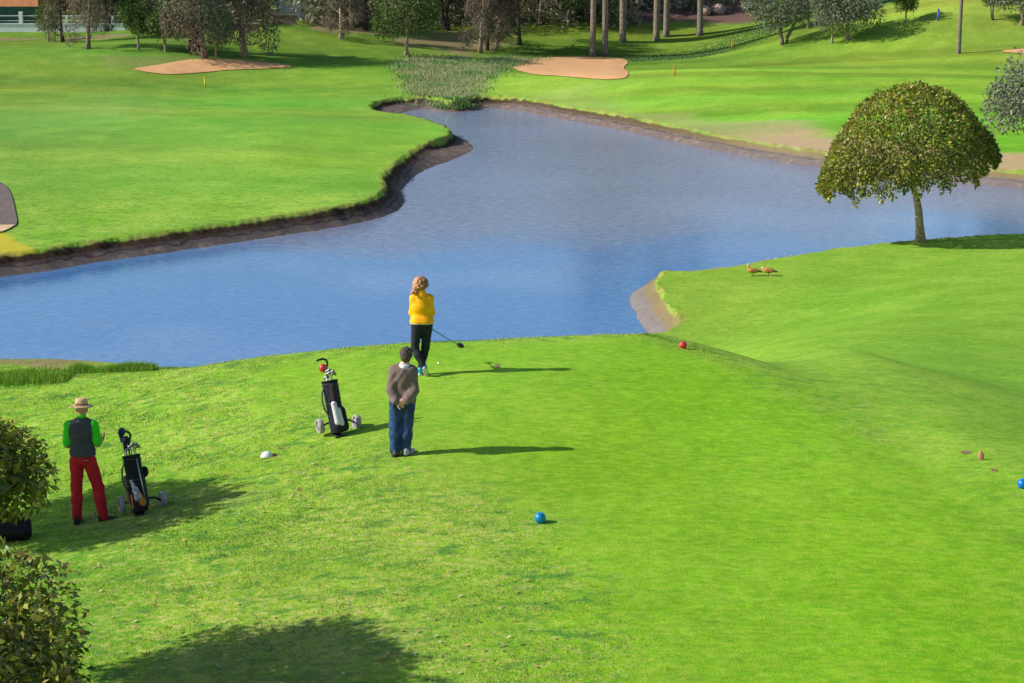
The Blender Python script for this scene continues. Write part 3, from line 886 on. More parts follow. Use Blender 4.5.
PROTO = {}
def proto(kind):
    if kind not in PROTO:
        if kind == 'grey0': PROTO[kind] = (*proto_grey(61), M_BARK, 'bare_tree')
        if kind == 'grey1': PROTO[kind] = (*proto_grey(62, 10, GREY2, 3800), M_BARK_DARK, 'bare_tree')
        if kind == 'grey2': PROTO[kind] = (*proto_grey(63, 8.5, GREY, 3000, 1, .1), M_BARK_LIGHT, 'bare_tree')
        if kind == 'olive0': PROTO[kind] = (*proto_olive(64), M_BARK, 'olive_tree')
        if kind == 'olive1': PROTO[kind] = (*proto_olive(65, 5.2, 2.7, OLV, 3200, False), M_BARK_LIGHT, 'olive_tree')
        if kind == 'green0': PROTO[kind] = (*proto_olive(66, 4.6, 1.5, GRN, 1800, False, .12), M_BARK_LIGHT, 'small_tree')
        if kind == 'green1': PROTO[kind] = (*proto_olive(67, 6.0, 3.0, GRN, 3600, False, .2), M_BARK_LIGHT, 'leafy_tree')
        if kind == 'dark0': PROTO[kind] = (*proto_olive(68, 7.0, 3.6, DRK, 4200, True, .25), M_BARK_DARK, 'dark_tree')
        if kind == 'palm': PROTO[kind] = (*proto_palm(69), M_PALMBARK, 'palm_tree')
        if kind == 'shag': PROTO[kind] = (*proto_shaggy(70), M_BARK_DARK, 'palm_tree')
    return PROTO[kind]


ROOTS = {}
def far_tree(kind, px, py, H, label, rz=None, wide=1.0, group=None, loc=None):
    tm, cl, bark, name = proto(kind)
    base = dict(grey0=10, grey1=10, grey2=8.5, olive0=5.5, olive1=5.2, green0=4.6, green1=6, dark0=7, palm=14, shag=6)[kind]
    b = G(px, py) if loc is None else loc
    sc = H / base; rz = random.uniform(0, 6.28) if rz is None else rz
    if kind not in ROOTS:
        r = tree_obj(name, b, tm, bark, cl, M_FARLEAF, label, 'tree', group, rz); ROOTS[kind] = r
        r.scale = (sc * wide, sc * wide, sc)
    else:
        r = copy_tree(ROOTS[kind], b, rz, sc * wide, label, group, sc)
    return r


FT = [
    # kind, px, py, height, label, rz, wide
    ('green0', 48, 41, 3.4, 'small yellowish tree in front of the white railing at far left', 1.0, .95),
    ('grey1', 63, 42, 9.0, 'tall slim dark trunked tree beside the small yellowish tree at far left', .5, .75),
    ('grey0', 88, 49, 8.5, 'wispy grey brown tree right of the slim dark trunked one at far left', 2.0, .95),
    ('dark0', 107, 31, 9.0, 'dark trunk tree behind the wispy grey tree near the white wall', .3, .8),
    ('dark0', 122, 29, 6.0, 'wide blue green tree behind the small light trunked tree at far left', 1.4, 1.0),
    ('green0', 138, 49.5, 4.4, 'small tidy tree with light trunk and compact green crown at upper left', 2.2, 1.05),
    ('green0', 166, 52, 4.2, 'small tree with drooping green crown left of the shaggy palm', 3.5, 1.15),
    ('shag', 195, 50, 6.0, 'stout palm with hanging dead fronds behind the left bunker', .2, 1.15),
    ('grey0', 205, 58.5, 9.5, 'tall grey tree standing behind the left bunker, left of two', 4.0, 1.1),
    ('olive1', 216, 59.5, 5.6, 'brownish leaning shrubby tree with light trunk hugging the grey tree behind the bunker', 5.0, .55),
    ('grey2', 245, 57, 9.5, 'bare purple grey tree standing behind the left bunker, right of two', 1.1, 1.15),
    ('grey1', 318, 24, 9.0, 'dark slender tree on the mound beside the white building', 2.4, .8),
    ('grey2', 341, 39, 7.5, 'tree with a pale leaning trunk on the far green right of the white building', .2, .9),
    ('grey2', 352, 30, 8.0, 'pale trunked tree behind the leaning one on the far green', 3.0, .8),
    ('grey1', 366, 30, 8.0, 'brown green tree right of the pale trunked pair on the far green', 4.1, 1.0),
    ('green1', 407, 56, 6.5, 'leafy green tree with a bare pale branch and straight trunk above the reeds', .9, .95),
    ('dark0', 448, 30, 8.0, 'dark dense tree behind the leafy green tree above the reeds', 2.0, .85),
    ('grey0', 480, 53, 9.0, 'grey brown tree above the reeds, leftmost of the close trio', 1.7, .9),
    ('grey1', 487, 50, 9.0, 'dark stemmed tree in the middle of the close trio above the reeds', 3.3, .7),
    ('grey2', 496, 49, 9.0, 'light stemmed tree on the right of the close trio above the reeds', 5.2, .8),
    ('grey1', 520, 45, 9.0, 'dark leaning tree standing apart, left of the palm trunks', .4, 1.0),
    ('grey0', 540, 25, 9.0, 'grey tree among the wood behind the middle bunker', 2.1, 1.0),
    ('green1', 565, 22, 6.5, 'green bushy tree on the mound behind the palm trunks', 2.6, 1.0),
    ('grey1', 582, 20, 9.5, 'thin dark tree on top of the mound behind the palm trunks', 1.0, .8),
    ('palm', 592.5, 56, 18.0, 'tall palm trunk behind the middle bunker, left of the front pair', 0.0, 1.0),
    ('palm', 605, 55.5, 17.5, 'tall palm trunk behind the middle bunker, right of the front pair', 1.3, 1.05),
    ('palm', 623, 42, 18.5, 'tall palm with dark base right of the front pair of palms', 2.6, 1.1),
    ('palm', 656.5, 40, 18.5, 'tall palm with swollen foot in front of the dark red bed', 3.9, 1.05),
    ('palm', 666, 36, 18.5, 'slimmer tall palm just behind the one with a swollen foot', 5.2, 1.0),
    ('palm', 699.5, 35, 18.5, 'dark trunked tall palm alone in front of the dark red bed', .8, 1.05),
    ('olive0', 783, 45, 5.9, 'big grey green olive with two dark trunks, left of the olive group', 0.0, 1.08),
    ('olive1', 808, 28, 5.0, 'dark olive tree half hidden behind the two trunked olive', 2.0, 1.0),
    ('olive1', 831.5, 43.5, 5.0, 'small olive with a pale bent trunk and thin brownish crown', 3.6, .75),
    ('olive1', 847, 40, 5.6, 'broad dense olive with a short stout trunk, right of the olive group', 4.4, 1.1),
    ('green0', 905, 23, 3.6, 'small dark green tree with a thin pale trunk on the hill', .7, .9),
    ('palm', 958.5, 53.5, 13.0, 'single tall palm trunk standing on the right hand fairway', 4.5, .85),
    ('dark0', 993, 20, 4.2, 'round dark bushy tree on the hill at upper right', 1.9, .62),
    ('olive1', 1021, 25, 5.5, 'dark olive tree at the top right corner on the hill', 2.7, .9),
]
for k, px, py, Ht, lab, rz, wd in FT: far_tree(k, px, py, Ht, lab, rz, wd)
# grey-green tree leaning into the right edge (its trunk stands outside the frame)
_b = G(1040, 160)
far_tree('olive0', 0, 0, 6.3, 'silvery grey green tree reaching in at the right edge above the lake', 1.2, .95, None, _b)

D0 = G(60, 32)[1]
_px = [150, 230, 300, 380, 460, 540, 600, 639, 641, 700, 760]
_dl = [G(a, 27 if a < 640 else 11)[1] for a in _px]
def dline(px): return float(np.interp(px, _px, _dl))

# far wood behind everything: one mass
def woodland():
    rg = np.random.default_rng(77); mb = MB(); bl = []
    for k in range(150):
        px = rg.uniform(55, 760); D = dline(px) + rg.uniform(3, 34)
        if px < 150: D = D0 + rg.uniform(16, 34)
        if px < 60 or (px < 150 and rg.random() < .35) or 272 < px < 308: continue
        if 268 < px < 312 and rg.random() < .8: continue
        if px > 640 and rg.random() < .6: continue
        x = (px - 512) / FPX * D; H_ = rg.uniform(6, 11); z = gz(x, D)
        bl.append((x, D, z + H_ * .52, H_ * .30, H_ * .25, H_ * .48, 1))
        mb.tube([(x, D, z - .2), (x + rg.normal(0, .3), D, z + H_ * .35), (x + rg.normal(0, .6), D, z + H_ * .7)], [.3, .24, .12], 6)
    cols = [(.32, .31, .21), (.36, .32, .24), (.50, .40, .34), (.55, .47, .39), (.25, .32, .15)]
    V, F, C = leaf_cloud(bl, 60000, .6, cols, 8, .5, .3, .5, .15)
    root = empty('woodland', (0, 290, 3), 0, 'far dark belt of mixed trees closing the top of the view', 'woodland'); root['kind'] = 'stuff'
    V = V - np.array([0, 290, 3]); mb.v = [(a, b - 290, c - 3) for a, b, c in mb.v]
    link_mesh('crown', np_mesh('crown', V, F, C), M_FARLEAF, root, False); mb.build('trunk', M_BARK_DARK, root)
    # low shrubs in front of the wood
    bl = []
    for k in range(230):
        px = rg.uniform(52, 745); D = dline(px) + rg.uniform(0, 5)
        if 268 < px < 312 or (px > 640 and rg.random() < .6): continue
        if px < 150: D = D0 + rg.uniform(2, 9)
        x = (px - 512) / FPX * D
        z = gz(x, D); bl.append((x, D, z + .5, rg.uniform(.8, 1.8), 1.0, rg.uniform(.7, 2.1), 1))
    V, F, C = leaf_cloud(bl, 26000, .36, [(.24, .25, .15), (.42, .31, .27), (.37, .33, .26), (.19, .28, .12)], 9, .6, .1, .5, .15)
    o = link_mesh('shrubbery', np_mesh('shrubbery', V, F, C), M_FARLEAF, None, False); tag(o, 'low mixed shrubs along the foot of the far wood', 'shrubs', kind='stuff')


woodland()

# ------------------------------------------------------------------ buildings and fences in the far background
M_BRICK = simple('orange_render', (.46, .19, .09), .9, 1.2, .2, .2, .02)
M_WHITE = simple('white_paint', (.74, .74, .76), .7, 2, .08, .1, .01)
M_ROOF = simple('roof_tile', (.40, .16, .09), .85, 3, .3, .4, .05)
M_GLASS = simple('window_glass', (.05, .09, .16), .12, 2, .2, 0, .01, .6)
M_FRAME = simple('window_frame', (.7, .7, .7), .5, 3, .05, 0)
M_SCREEN = simple('green_screen', (.015, .06, .04), .9, 3, .35, .5, .05)
M_BROWN = simple('brown_wall', (.26, .17, .12), .9, 1.5, .25, .3, .02)
M_BLUE = simple('blue_shade', (.10, .20, .42), .7, 2, .2, .1)


def house(name, px0, px1, py, D, depth, hgt, wallm, label, wins, roof=True):
    x0 = (px0 - 512) / FPX * D; x1 = (px1 - 512) / FPX * D; xc = (x0 + x1) / 2; z = gz(xc, D) - .3
    root = empty(name, (xc, D, z), 0, label, 'building'); w = x1 - x0
    MB().box((0, depth / 2, hgt / 2), (w, depth, hgt)).build('wall', wallm, root, False)
    if roof:
        mb = MB(); o = .5; a = w / 2 + o
        mb.add([(-a, -o, hgt), (a, -o, hgt), (a, depth + o, hgt), (-a, depth + o, hgt), (-a + 2, depth / 2, hgt + 1.8), (a - 2, depth / 2, hgt + 1.8)],
               [(0, 1, 5, 4), (1, 2, 5), (2, 3, 4, 5), (3, 0, 4), (3, 2, 1, 0)])
        mb.build('roof', M_ROOF, root, False)
    else:
        MB().box((0, depth / 2, hgt + .15), (w + .3, depth + .3, .3)).build('roof', M_WHITE, root, False)
    for (u, v, ww, wh) in wins:
        f = MB(); X = -w / 2 + u * w
        for dx in (-ww / 2, ww / 2): f.box((X + dx, -.03, v), (.1, .1, wh + .1))
        for dz in (-wh / 2, wh / 2): f.box((X, -.03, v + dz), (ww - .1, .1, .1))
        fo = f.build('window', M_FRAME, root, False)
        MB().box((X, -.012, v), (ww - .1, .03, wh - .1)).build('pane', M_GLASS, fo, False)
    return root


D1 = D0 + 14
bh_ = house('brick_house', -70, 54, 0, D1, 12, 7.5, M_BRICK, 'orange rendered house at the top left corner behind the green screen', [(.3, 4.4, 1.6, 1.2), (.6, 4.4, 1.6, 1.2), (.72, 3.4, 2.2, .8), (.95, 3.5, 1.0, .7), (.3, 1.6, 1.4, 1.6)])
bh_.rotation_euler.z = R(-22)
wb = house('white_house', 274, 306, 0, dline(290) + 14, 10, 8.5, M_WHITE, 'white building with blue glazing between the far trees left of centre', [(.30, 3.6, 1.3, 1.6), (.62, 3.0, 1.0, 2.2), (.30, 6.2, 1.3, 1.2), (.75, 6.2, 1.3, 1.2)], False)
wb.rotation_euler.z = R(-38)
MB().box((-.4, -.35, 4.9), (2.4, .7, .12)).build('awning', M_BLUE, wb, False)
house('pale_house', 676, 698, 0, dline(690) + 12, 8, 7, M_WHITE, 'narrow pale building glimpsed between the palms at the top', [(.35, 2.2, .8, 1.0), (.35, 4.6, .8, 1.2)], False)
house('blue_house', 738, 800, 0, dline(750) + 12, 8, 6.5, M_WHITE, 'pale building with blue windows behind the olive trees', [(.15, 2.8, 1.4, 1.2), (.4, 2.8, 1.4, 1.2), (.7, 2.8, 1.4, 1.2)], False)


def run_wall(name, px0, px1, D, h, th, mat, label, cat, z0=0.0, copings=True):
    x0 = (px0 - 512) / FPX * D; x1 = (px1 - 512) / FPX * D; xc = (x0 + x1) / 2; z = gz(xc, D) - .2
    root = empty(name, (xc, D, z), 0, label, cat); w = x1 - x0
    MB().box((0, 0, h / 2 + .1), (w, th, h + .2)).build('panel', mat, root, False)
    if copings: MB().box((0, 0, h + .24), (w + .1, th + .12, .08)).build('coping', mat, root, False)
    return root, w, h


rw, w, h = run_wall('boundary_wall', -120, 150, D0, .72, .25, M_WHITE, 'long low white wall with railing at far left behind the lawn', 'wall')
rl = MB()
rl.box((0, 0, h + .98), (w, .07, .07)); rl.box((0, 0, h + .52), (w, .04, .04))
rl.build('railing', M_WHITE, rw, False)
for k in range(12):
    MB().box((-w / 2 + 1 + k * (w - 2) / 11, 0, h + .62 + (0 if k % 3 else .18)), (.2 if k % 3 else .34, .2 if k % 3 else .32, .78 if k % 3 else 1.14)).build('post', M_WHITE, rw, False)
rs, w, h = run_wall('green_screen', -120, 54, D0 + 5, 1.75, .1, M_SCREEN, 'dark green privacy screen behind the white railing at far left', 'fence', copings=False)
for k in range(10): MB().tube([(-w / 2 + k * w / 9, .12, 0), (-w / 2 + k * w / 9, .12, 1.9)], .05, 6).build('post', M_BARK_DARK, rs)
run_wall('brown_wall', 274, 299, G(287, 26)[1] + 1, .8, .25, M_BROWN, 'short brown stone wall below the white building left of centre', 'wall')
run_wall('garden_wall', 150, 262, G(200, 30)[1], .5, .25, M_BROWN, 'low brown garden wall running behind the shaggy palm', 'wall')

# boulders beyond the red bed
M_ROCK = simple('pale_rock', (.36, .26, .20), .9, 2, .25, .6, .05)
M_DKROCK = simple('dark_rock', (.13, .10, .11), .9, 2, .25, .6, .05)


def rock(px, D, r, mat, label):
    rg = np.random.default_rng(int(px)); bm = MB(); x = (px - 512) / FPX * D
    vs = []; n, m = 12, 8
    prof = [(math.sin(math.pi * j / m), -math.cos(math.pi * j / m)) for j in range(m + 1)]
    for rr, zz in prof:
        for k in range(n):
            a = 2 * math.pi * k / n; s = 1 + .18 * math.sin(3 * a + px) * rr + .12 * math.sin(5 * zz + 2 * a)
            vs.append((rr * math.cos(a) * s, rr * math.sin(a) * s * .8, zz * .85 + .5))
    fs = [(j * n + k, j * n + (k + 1) % n, (j + 1) * n + (k + 1) % n, (j + 1) * n + k) for j in range(m) for k in range(n)]
    bm.add(vs, fs); o = bm.build('boulder', mat, None); o.location = (x, D, gz(x, D)); o.scale = (r, r, r)
    return tag(o, label, 'boulder')


rock(703, dline(703) - 1.5, .65, M_ROCK, 'pale boulder right of the dark trunked palm, left of two'); rock(716, dline(716) - 1, .75, M_ROCK, 'pale boulder beyond the red bed, right of two')

# ------------------------------------------------------------------ course stakes
def stake(px, py, h, r, colm, label, name='hazard_stake', capm=None):
    b = G(px, py); root = empty(name, b, 0, label, 'stake')
    MB().tube([(0, 0, -.1), (0, 0, h * .8)], r, 8).build('shaft', colm, root)
    MB().tube([(0, 0, h * .8), (0, 0, h * .97), (0, 0, h)], [r, r, r * .5], 8).build('tip', capm or colm, root)


M_YEL = simple('yellow_paint', (.72, .52, .02), .5, 8, .1, .1); M_RED = simple('red_paint', (.62, .09, .03), .5, 8, .1, .1)
M_ORG = simple('orange_paint', (.62, .30, .02), .5, 8, .1, .1); M_STBLUE = simple('blue_paint', (.06, .12, .50), .5, 8, .1, .1)
stake(205, 87, .75, .05, M_YEL, 'small yellow stake on the left green in front of the bunker')
stake(675, 76, .75, .045, M_RED, 'small red stake on the fairway right of the middle bunker')
stake(732, 48.5, .8, .05, M_ORG, 'orange stake at the edge of the far ditch')
stake(938, 20.5, 1.0, .09, M_STBLUE, 'stubby blue marker post on the hill at upper right')
# small far dark things: two clippings heaps / birds on the far green
# ------------------------------------------------------------------ signed-distance modelling for figures, birds and bags
class Vol:
    def __init__(s, lo, hi, h):
        s.lo = np.array(lo, float); s.h = h
        s.n = np.ceil((np.array(hi) - s.lo) / h).astype(int) + 1
        s.ax = [s.lo[i] + h * np.arange(s.n[i]) for i in range(3)]
        s.d = np.full(s.n, 1.0, np.float32)

    def _win(s, lo, hi):
        a = np.clip(np.floor((np.array(lo) - s.lo) / s.h).astype(int), 0, s.n); b = np.clip(np.ceil((np.array(hi) - s.lo) / s.h).astype(int) + 1, 0, s.n)
        sl = tuple(slice(a[i], b[i]) for i in range(3))
        X = s.ax[0][sl[0]][:, None, None]; Y = s.ax[1][sl[1]][None, :, None]; Z = s.ax[2][sl[2]][None, None, :]
        return sl, X, Y, Z

    def _comb(s, sl, d, k, op='u'):
        o = s.d[sl]
        if op == 'u':
            if k > 0:
                h = np.clip(.5 + .5 * (o - d) / k, 0, 1); s.d[sl] = o + (d - o) * h - k * h * (1 - h)
            else: s.d[sl] = np.minimum(o, d)
        else: s.d[sl] = np.maximum(o, -d)

    def cap(s, a, b, ra, rb=None, k=.02, op='u'):
        rb = ra if rb is None else rb; a = np.array(a, float); b = np.array(b, float); m = max(ra, rb) + k + 3 * s.h
        sl, X, Y, Z = s._win(np.minimum(a, b) - m, np.maximum(a, b) + m)
        if 0 in s.d[sl].shape: return s
        v = b - a; L = v @ v + 1e-12
        t = np.clip(((X - a[0]) * v[0] + (Y - a[1]) * v[1] + (Z - a[2]) * v[2]) / L, 0, 1)
        d = np.sqrt((X - a[0] - t * v[0]) ** 2 + (Y - a[1] - t * v[1]) ** 2 + (Z - a[2] - t * v[2]) ** 2) - (ra + (rb - ra) * t)
        s._comb(sl, d, k, op); return s

    def ell(s, c, r, k=.02, rot=None, op='u'):
        c = np.array(c, float); r = np.array(r, float); m = max(r) + k + 3 * s.h
        sl, X, Y, Z = s._win(c - m, c + m)
        if 0 in s.d[sl].shape: return s
        x, y, z = X - c[0], Y - c[1], Z - c[2]
        if rot is not None:
            Rm = np.array(rot.transposed()); x, y, z = [Rm[i, 0] * x + Rm[i, 1] * y + Rm[i, 2] * z for i in range(3)]
        k0 = np.sqrt((x / r[0]) ** 2 + (y / r[1]) ** 2 + (z / r[2]) ** 2); k1 = np.sqrt((x / r[0] ** 2) ** 2 + (y / r[1] ** 2) ** 2 + (z / r[2] ** 2) ** 2) + 1e-9
        s._comb(sl, k0 * (k0 - 1) / k1, k, op); return s

    def box(s, c, hs, rad=.01, k=.01, rot=None, op='u'):
        c = np.array(c, float); hs = np.array(hs, float); m = np.linalg.norm(hs) + k + 3 * s.h
        sl, X, Y, Z = s._win(c - m, c + m); x, y, z = X - c[0], Y - c[1], Z - c[2]
        if rot is not None:
            Rm = np.array(rot.transposed()); x, y, z = [Rm[i, 0] * x + Rm[i, 1] * y + Rm[i, 2] * z for i in range(3)]
        qx, qy, qz = np.abs(x) - hs[0] + rad, np.abs(y) - hs[1] + rad, np.abs(z) - hs[2] + rad
        d = np.sqrt(np.maximum(qx, 0) ** 2 + np.maximum(qy, 0) ** 2 + np.maximum(qz, 0) ** 2) + np.minimum(np.maximum(qx, np.maximum(qy, qz)), 0) - rad
        s._comb(sl, d, k, op); return s

    def plane(s, p, n):
        """keep the side the normal points away from"""
        n = np.array(n, float); n /= np.linalg.norm(n); p = np.array(p, float)
        X = s.ax[0][:, None, None]; Y = s.ax[1][None, :, None]; Z = s.ax[2][None, None, :]
        s.d = np.maximum(s.d, ((X - p[0]) * n[0] + (Y - p[1]) * n[1] + (Z - p[2]) * n[2]).astype(np.float32)); return s

    def fold(s, fn, amt):
        X = s.ax[0][:, None, None]; Y = s.ax[1][None, :, None]; Z = s.ax[2][None, None, :]
        s.d = s.d + (amt * fn(X, Y, Z)).astype(np.float32); return s

    def mesh(s, name):
        d = s.d; ins = d < 0; n = s.n
        c = np.zeros(n - 1, np.int8)
        for i in (0, 1):
            for j in (0, 1):
                for k in (0, 1): c += ins[i:n[0] - 1 + i, j:n[1] - 1 + j, k:n[2] - 1 + k]
        act = (c > 0) & (c < 8); I = np.argwhere(act)
        vid = np.full(n - 1, -1, np.int64); vid[act] = np.arange(len(I))
        offs = [(i, j, k) for i in (0, 1) for j in (0, 1) for k in (0, 1)]
        val = np.stack([d[I[:, 0] + o[0], I[:, 1] + o[1], I[:, 2] + o[2]] for o in offs], 1)
        acc = np.zeros((len(I), 3)); cnt = np.zeros(len(I))
        for a in range(8):
            for b in range(a + 1, 8):
                if sum(abs(offs[a][q_] - offs[b][q_]) for q_ in range(3)) != 1: continue
                va, vb = val[:, a], val[:, b]; m = (va < 0) != (vb < 0)
                t = np.where(m, va / (va - vb + 1e-12), 0)
                pa = np.array(offs[a], float); pb = np.array(offs[b], float)
                acc += np.where(m[:, None], pa + (pb - pa) * t[:, None], 0); cnt += m
        V = s.lo + (I + acc / cnt[:, None]) * s.h
        Fs = []
        for ax in range(3):
            u, v = (ax + 1) % 3, (ax + 2) % 3
            s0 = [slice(1, -1)] * 3; s0[ax] = slice(0, -1); s1 = list(s0); s1[ax] = slice(1, None)
            A, B = ins[tuple(s0)], ins[tuple(s1)]
            E = np.argwhere(A != B); base = E + 1; base[:, ax] = E[:, ax]
            flip = A[A != B]
            def at(du, dv):
                q_ = base.copy(); q_[:, u] -= du; q_[:, v] -= dv; return vid[q_[:, 0], q_[:, 1], q_[:, 2]]
            Q = np.stack([at(1, 1), at(0, 1), at(0, 0), at(1, 0)], 1)
            Q[~flip] = Q[~flip][:, ::-1]; Fs.append(Q)
        return np_mesh(name, V, np.vstack(Fs))

    def build(s, name, mat, parent=None): return link_mesh(name, s.mesh(name), mat, parent, True)


def hand(V, w, f, pn, side, curl=.35, spread=.06, sc=1.0, th=.7):
    """w wrist, f finger direction, pn palm normal, side +1: thumb on cross(f,pn) side"""
    w = np.array(w, float); f = np.array(f, float); f /= np.linalg.norm(f); pn = np.array(pn, float); pn -= f * (pn @ f); pn /= np.linalg.norm(pn)
    s = np.cross(f, pn) * side
    for k, o in enumerate((.030, .010, -.010, -.029)):
        kn = w + (f * (.088 - .006 * abs(k - 1)) + s * o) * sc
        V.cap(w + s * o * .65 * sc, kn, .0135 * sc, .0105 * sc, .010)
    for k, (o, L) in enumerate(((.031, .070), (.0105, .078), (-.0105, .072), (-.030, .056))):
        p = w + (f * (.088 - .006 * abs(k - 1)) + s * o) * sc; d = f + s * (o * spread * 30); d /= np.linalg.norm(d)
        for j, fr in enumerate((.46, .31, .23)):
            an = curl * (j + .7); dd = d * math.cos(an) + pn * math.sin(an)
            e = p + dd * L * fr * sc; V.cap(p, e, (.0088 - .0009 * j) * sc, (.0083 - .0009 * j) * sc, .0025); p = e
    p = w + (f * .022 + s * .026) * sc
    for j, (L, r) in enumerate(((.042, .0115), (.032, .0095), (.024, .0085))):
        dd = f * math.cos(th - .2 * j) + s * math.sin(th - .2 * j) + pn * (.25 + .2 * curl); dd /= np.linalg.norm(dd)
        e = p + dd * L * sc; V.cap(p, e, r * sc, r * .9 * sc, .004); p = e


def head(V, c, R_=None, yaw=0.0, sc=1.0, tilt=0.0):
    """face towards +Y rotated by yaw"""
    M = Matrix.Rotation(yaw, 3, 'Z') @ Matrix.Rotation(tilt, 3, 'X'); c = np.array(c, float)
    def T(x, y, z): return c + np.array(M @ Vector((x, y, z))) * sc
    V.ell(T(0, -.008, .02), np.array([.074, .094, .095]) * sc, .02, M)
    V.ell(T(0, .028, -.045), np.array([.056, .066, .070]) * sc, .03, M)
    V.cap(T(0, .082, .012), T(0, .105, -.022), .009 * sc, .014 * sc, .012)       # nose
    V.cap(T(-.022, .083, -.060), T(.022, .083, -.060), .008 * sc, None, .008)    # lips
    V.ell(T(0, .072, -.095), np.array([.025, .02, .018]) * sc, .015, M)          # chin
    for s in (-1, 1):
        V.ell(T(s * .032, .086, .012), np.array([.016, .01, .010]) * sc, .004, M, 'sub') if False else None
        V.ell(T(s * .032, .078, .010), np.array([.014, .012, .011]) * sc, .004, M)   # eyes
        V.cap(T(s * .018, .090, .030), T(s * .048, .080, .032), .007 * sc, .006 * sc, .01)   # brow
        V.ell(T(s * .078, -.005, -.005), np.array([.010, .020, .032]) * sc, .006, M)  # ear
    return T


def eyes(root_body, T, sc=1.0):
    for s in (-1, 1):
        p = T(s * .032, .087, .010); me = MB()
        me.lathe([(0.0001, -.006), (.005, -.004), (.006, 0), (.005, .004), (.0001, .006)], 8, Matrix.Translation(Vector(p)))
        me.build('eye', M_EYE, root_body)


def torso(V, J, e=0.0, k=.05, up=True):
    V.ell(J['chest'], np.array(J['r_chest']) + e, k); V.ell(J['belly'], np.array(J['r_belly']) + e, k)
    V.ell(J['pelvis'], np.array(J['r_pelvis']) + e, k)
    if up:
        V.cap(J['shL'], J['shR'], .058 + e, None, k); V.cap(J['neck'], J['chest'], .055 + e, .09 + e, k)


def arm(V, J, sd, e=0.0, k=.03, r=(.050, .040, .027), upto=1.0):
    sh, el, wr = [np.array(J[q_ + sd], float) for q_ in ('sh', 'el', 'wr')]
    V.cap(sh, el, r[0] + e, r[1] + e, k)
    if upto > 0: V.cap(el, el + (wr - el) * upto, r[1] + e, r[1] + (r[2] - r[1]) * upto + e, k)


def leg(V, J, sd, e=0.0, k=.03, r=(.085, .055, .036), straight=0.0):
    hp, kn, an = [np.array(J[q_ + sd], float) for q_ in ('hp', 'kn', 'an')]
    V.cap(hp, kn, r[0] + e, r[1] + e, k)
    calf = kn + (an - kn) * .35 + np.array([0, -.012, 0])
    V.cap(kn, calf, r[1] + e, r[1] * .97 + e, k); V.cap(calf, an, r[1] * .97 + e, r[2] + e, k)


def shoe(V, heel, toe, up, w=.042, k=.012):
    heel, toe, up = [np.array(q_, float) for q_ in (heel, toe, up)]; up /= np.linalg.norm(up)
    m = heel + (toe - heel) * .6
    V.cap(heel + up * .040, m + up * .038, w * .82, w * .9, k); V.cap(m + up * .034, toe + up * .028, w * .98, w * .70, k)
    V.cap(heel + up * .085, heel + up * .05 + (toe - heel) * .2, .042, .045, k)


M_SKIN = simple('skin', (.66, .38, .28), .55, 30, .08, .1, .002)
M_SKIN2 = simple('skin_ruddy', (.52, .25, .17), .55, 30, .08, .1, .002)
M_EYE = simple('eye', (.05, .04, .035), .2, 30, .1, 0)


def fabric(name, col, rough=.85, scale=30, amt=.12, bump=.4, bd=.006, sheen=.0): return simple(name, col, rough, scale, amt, bump, bd, .2, 0, sheen)


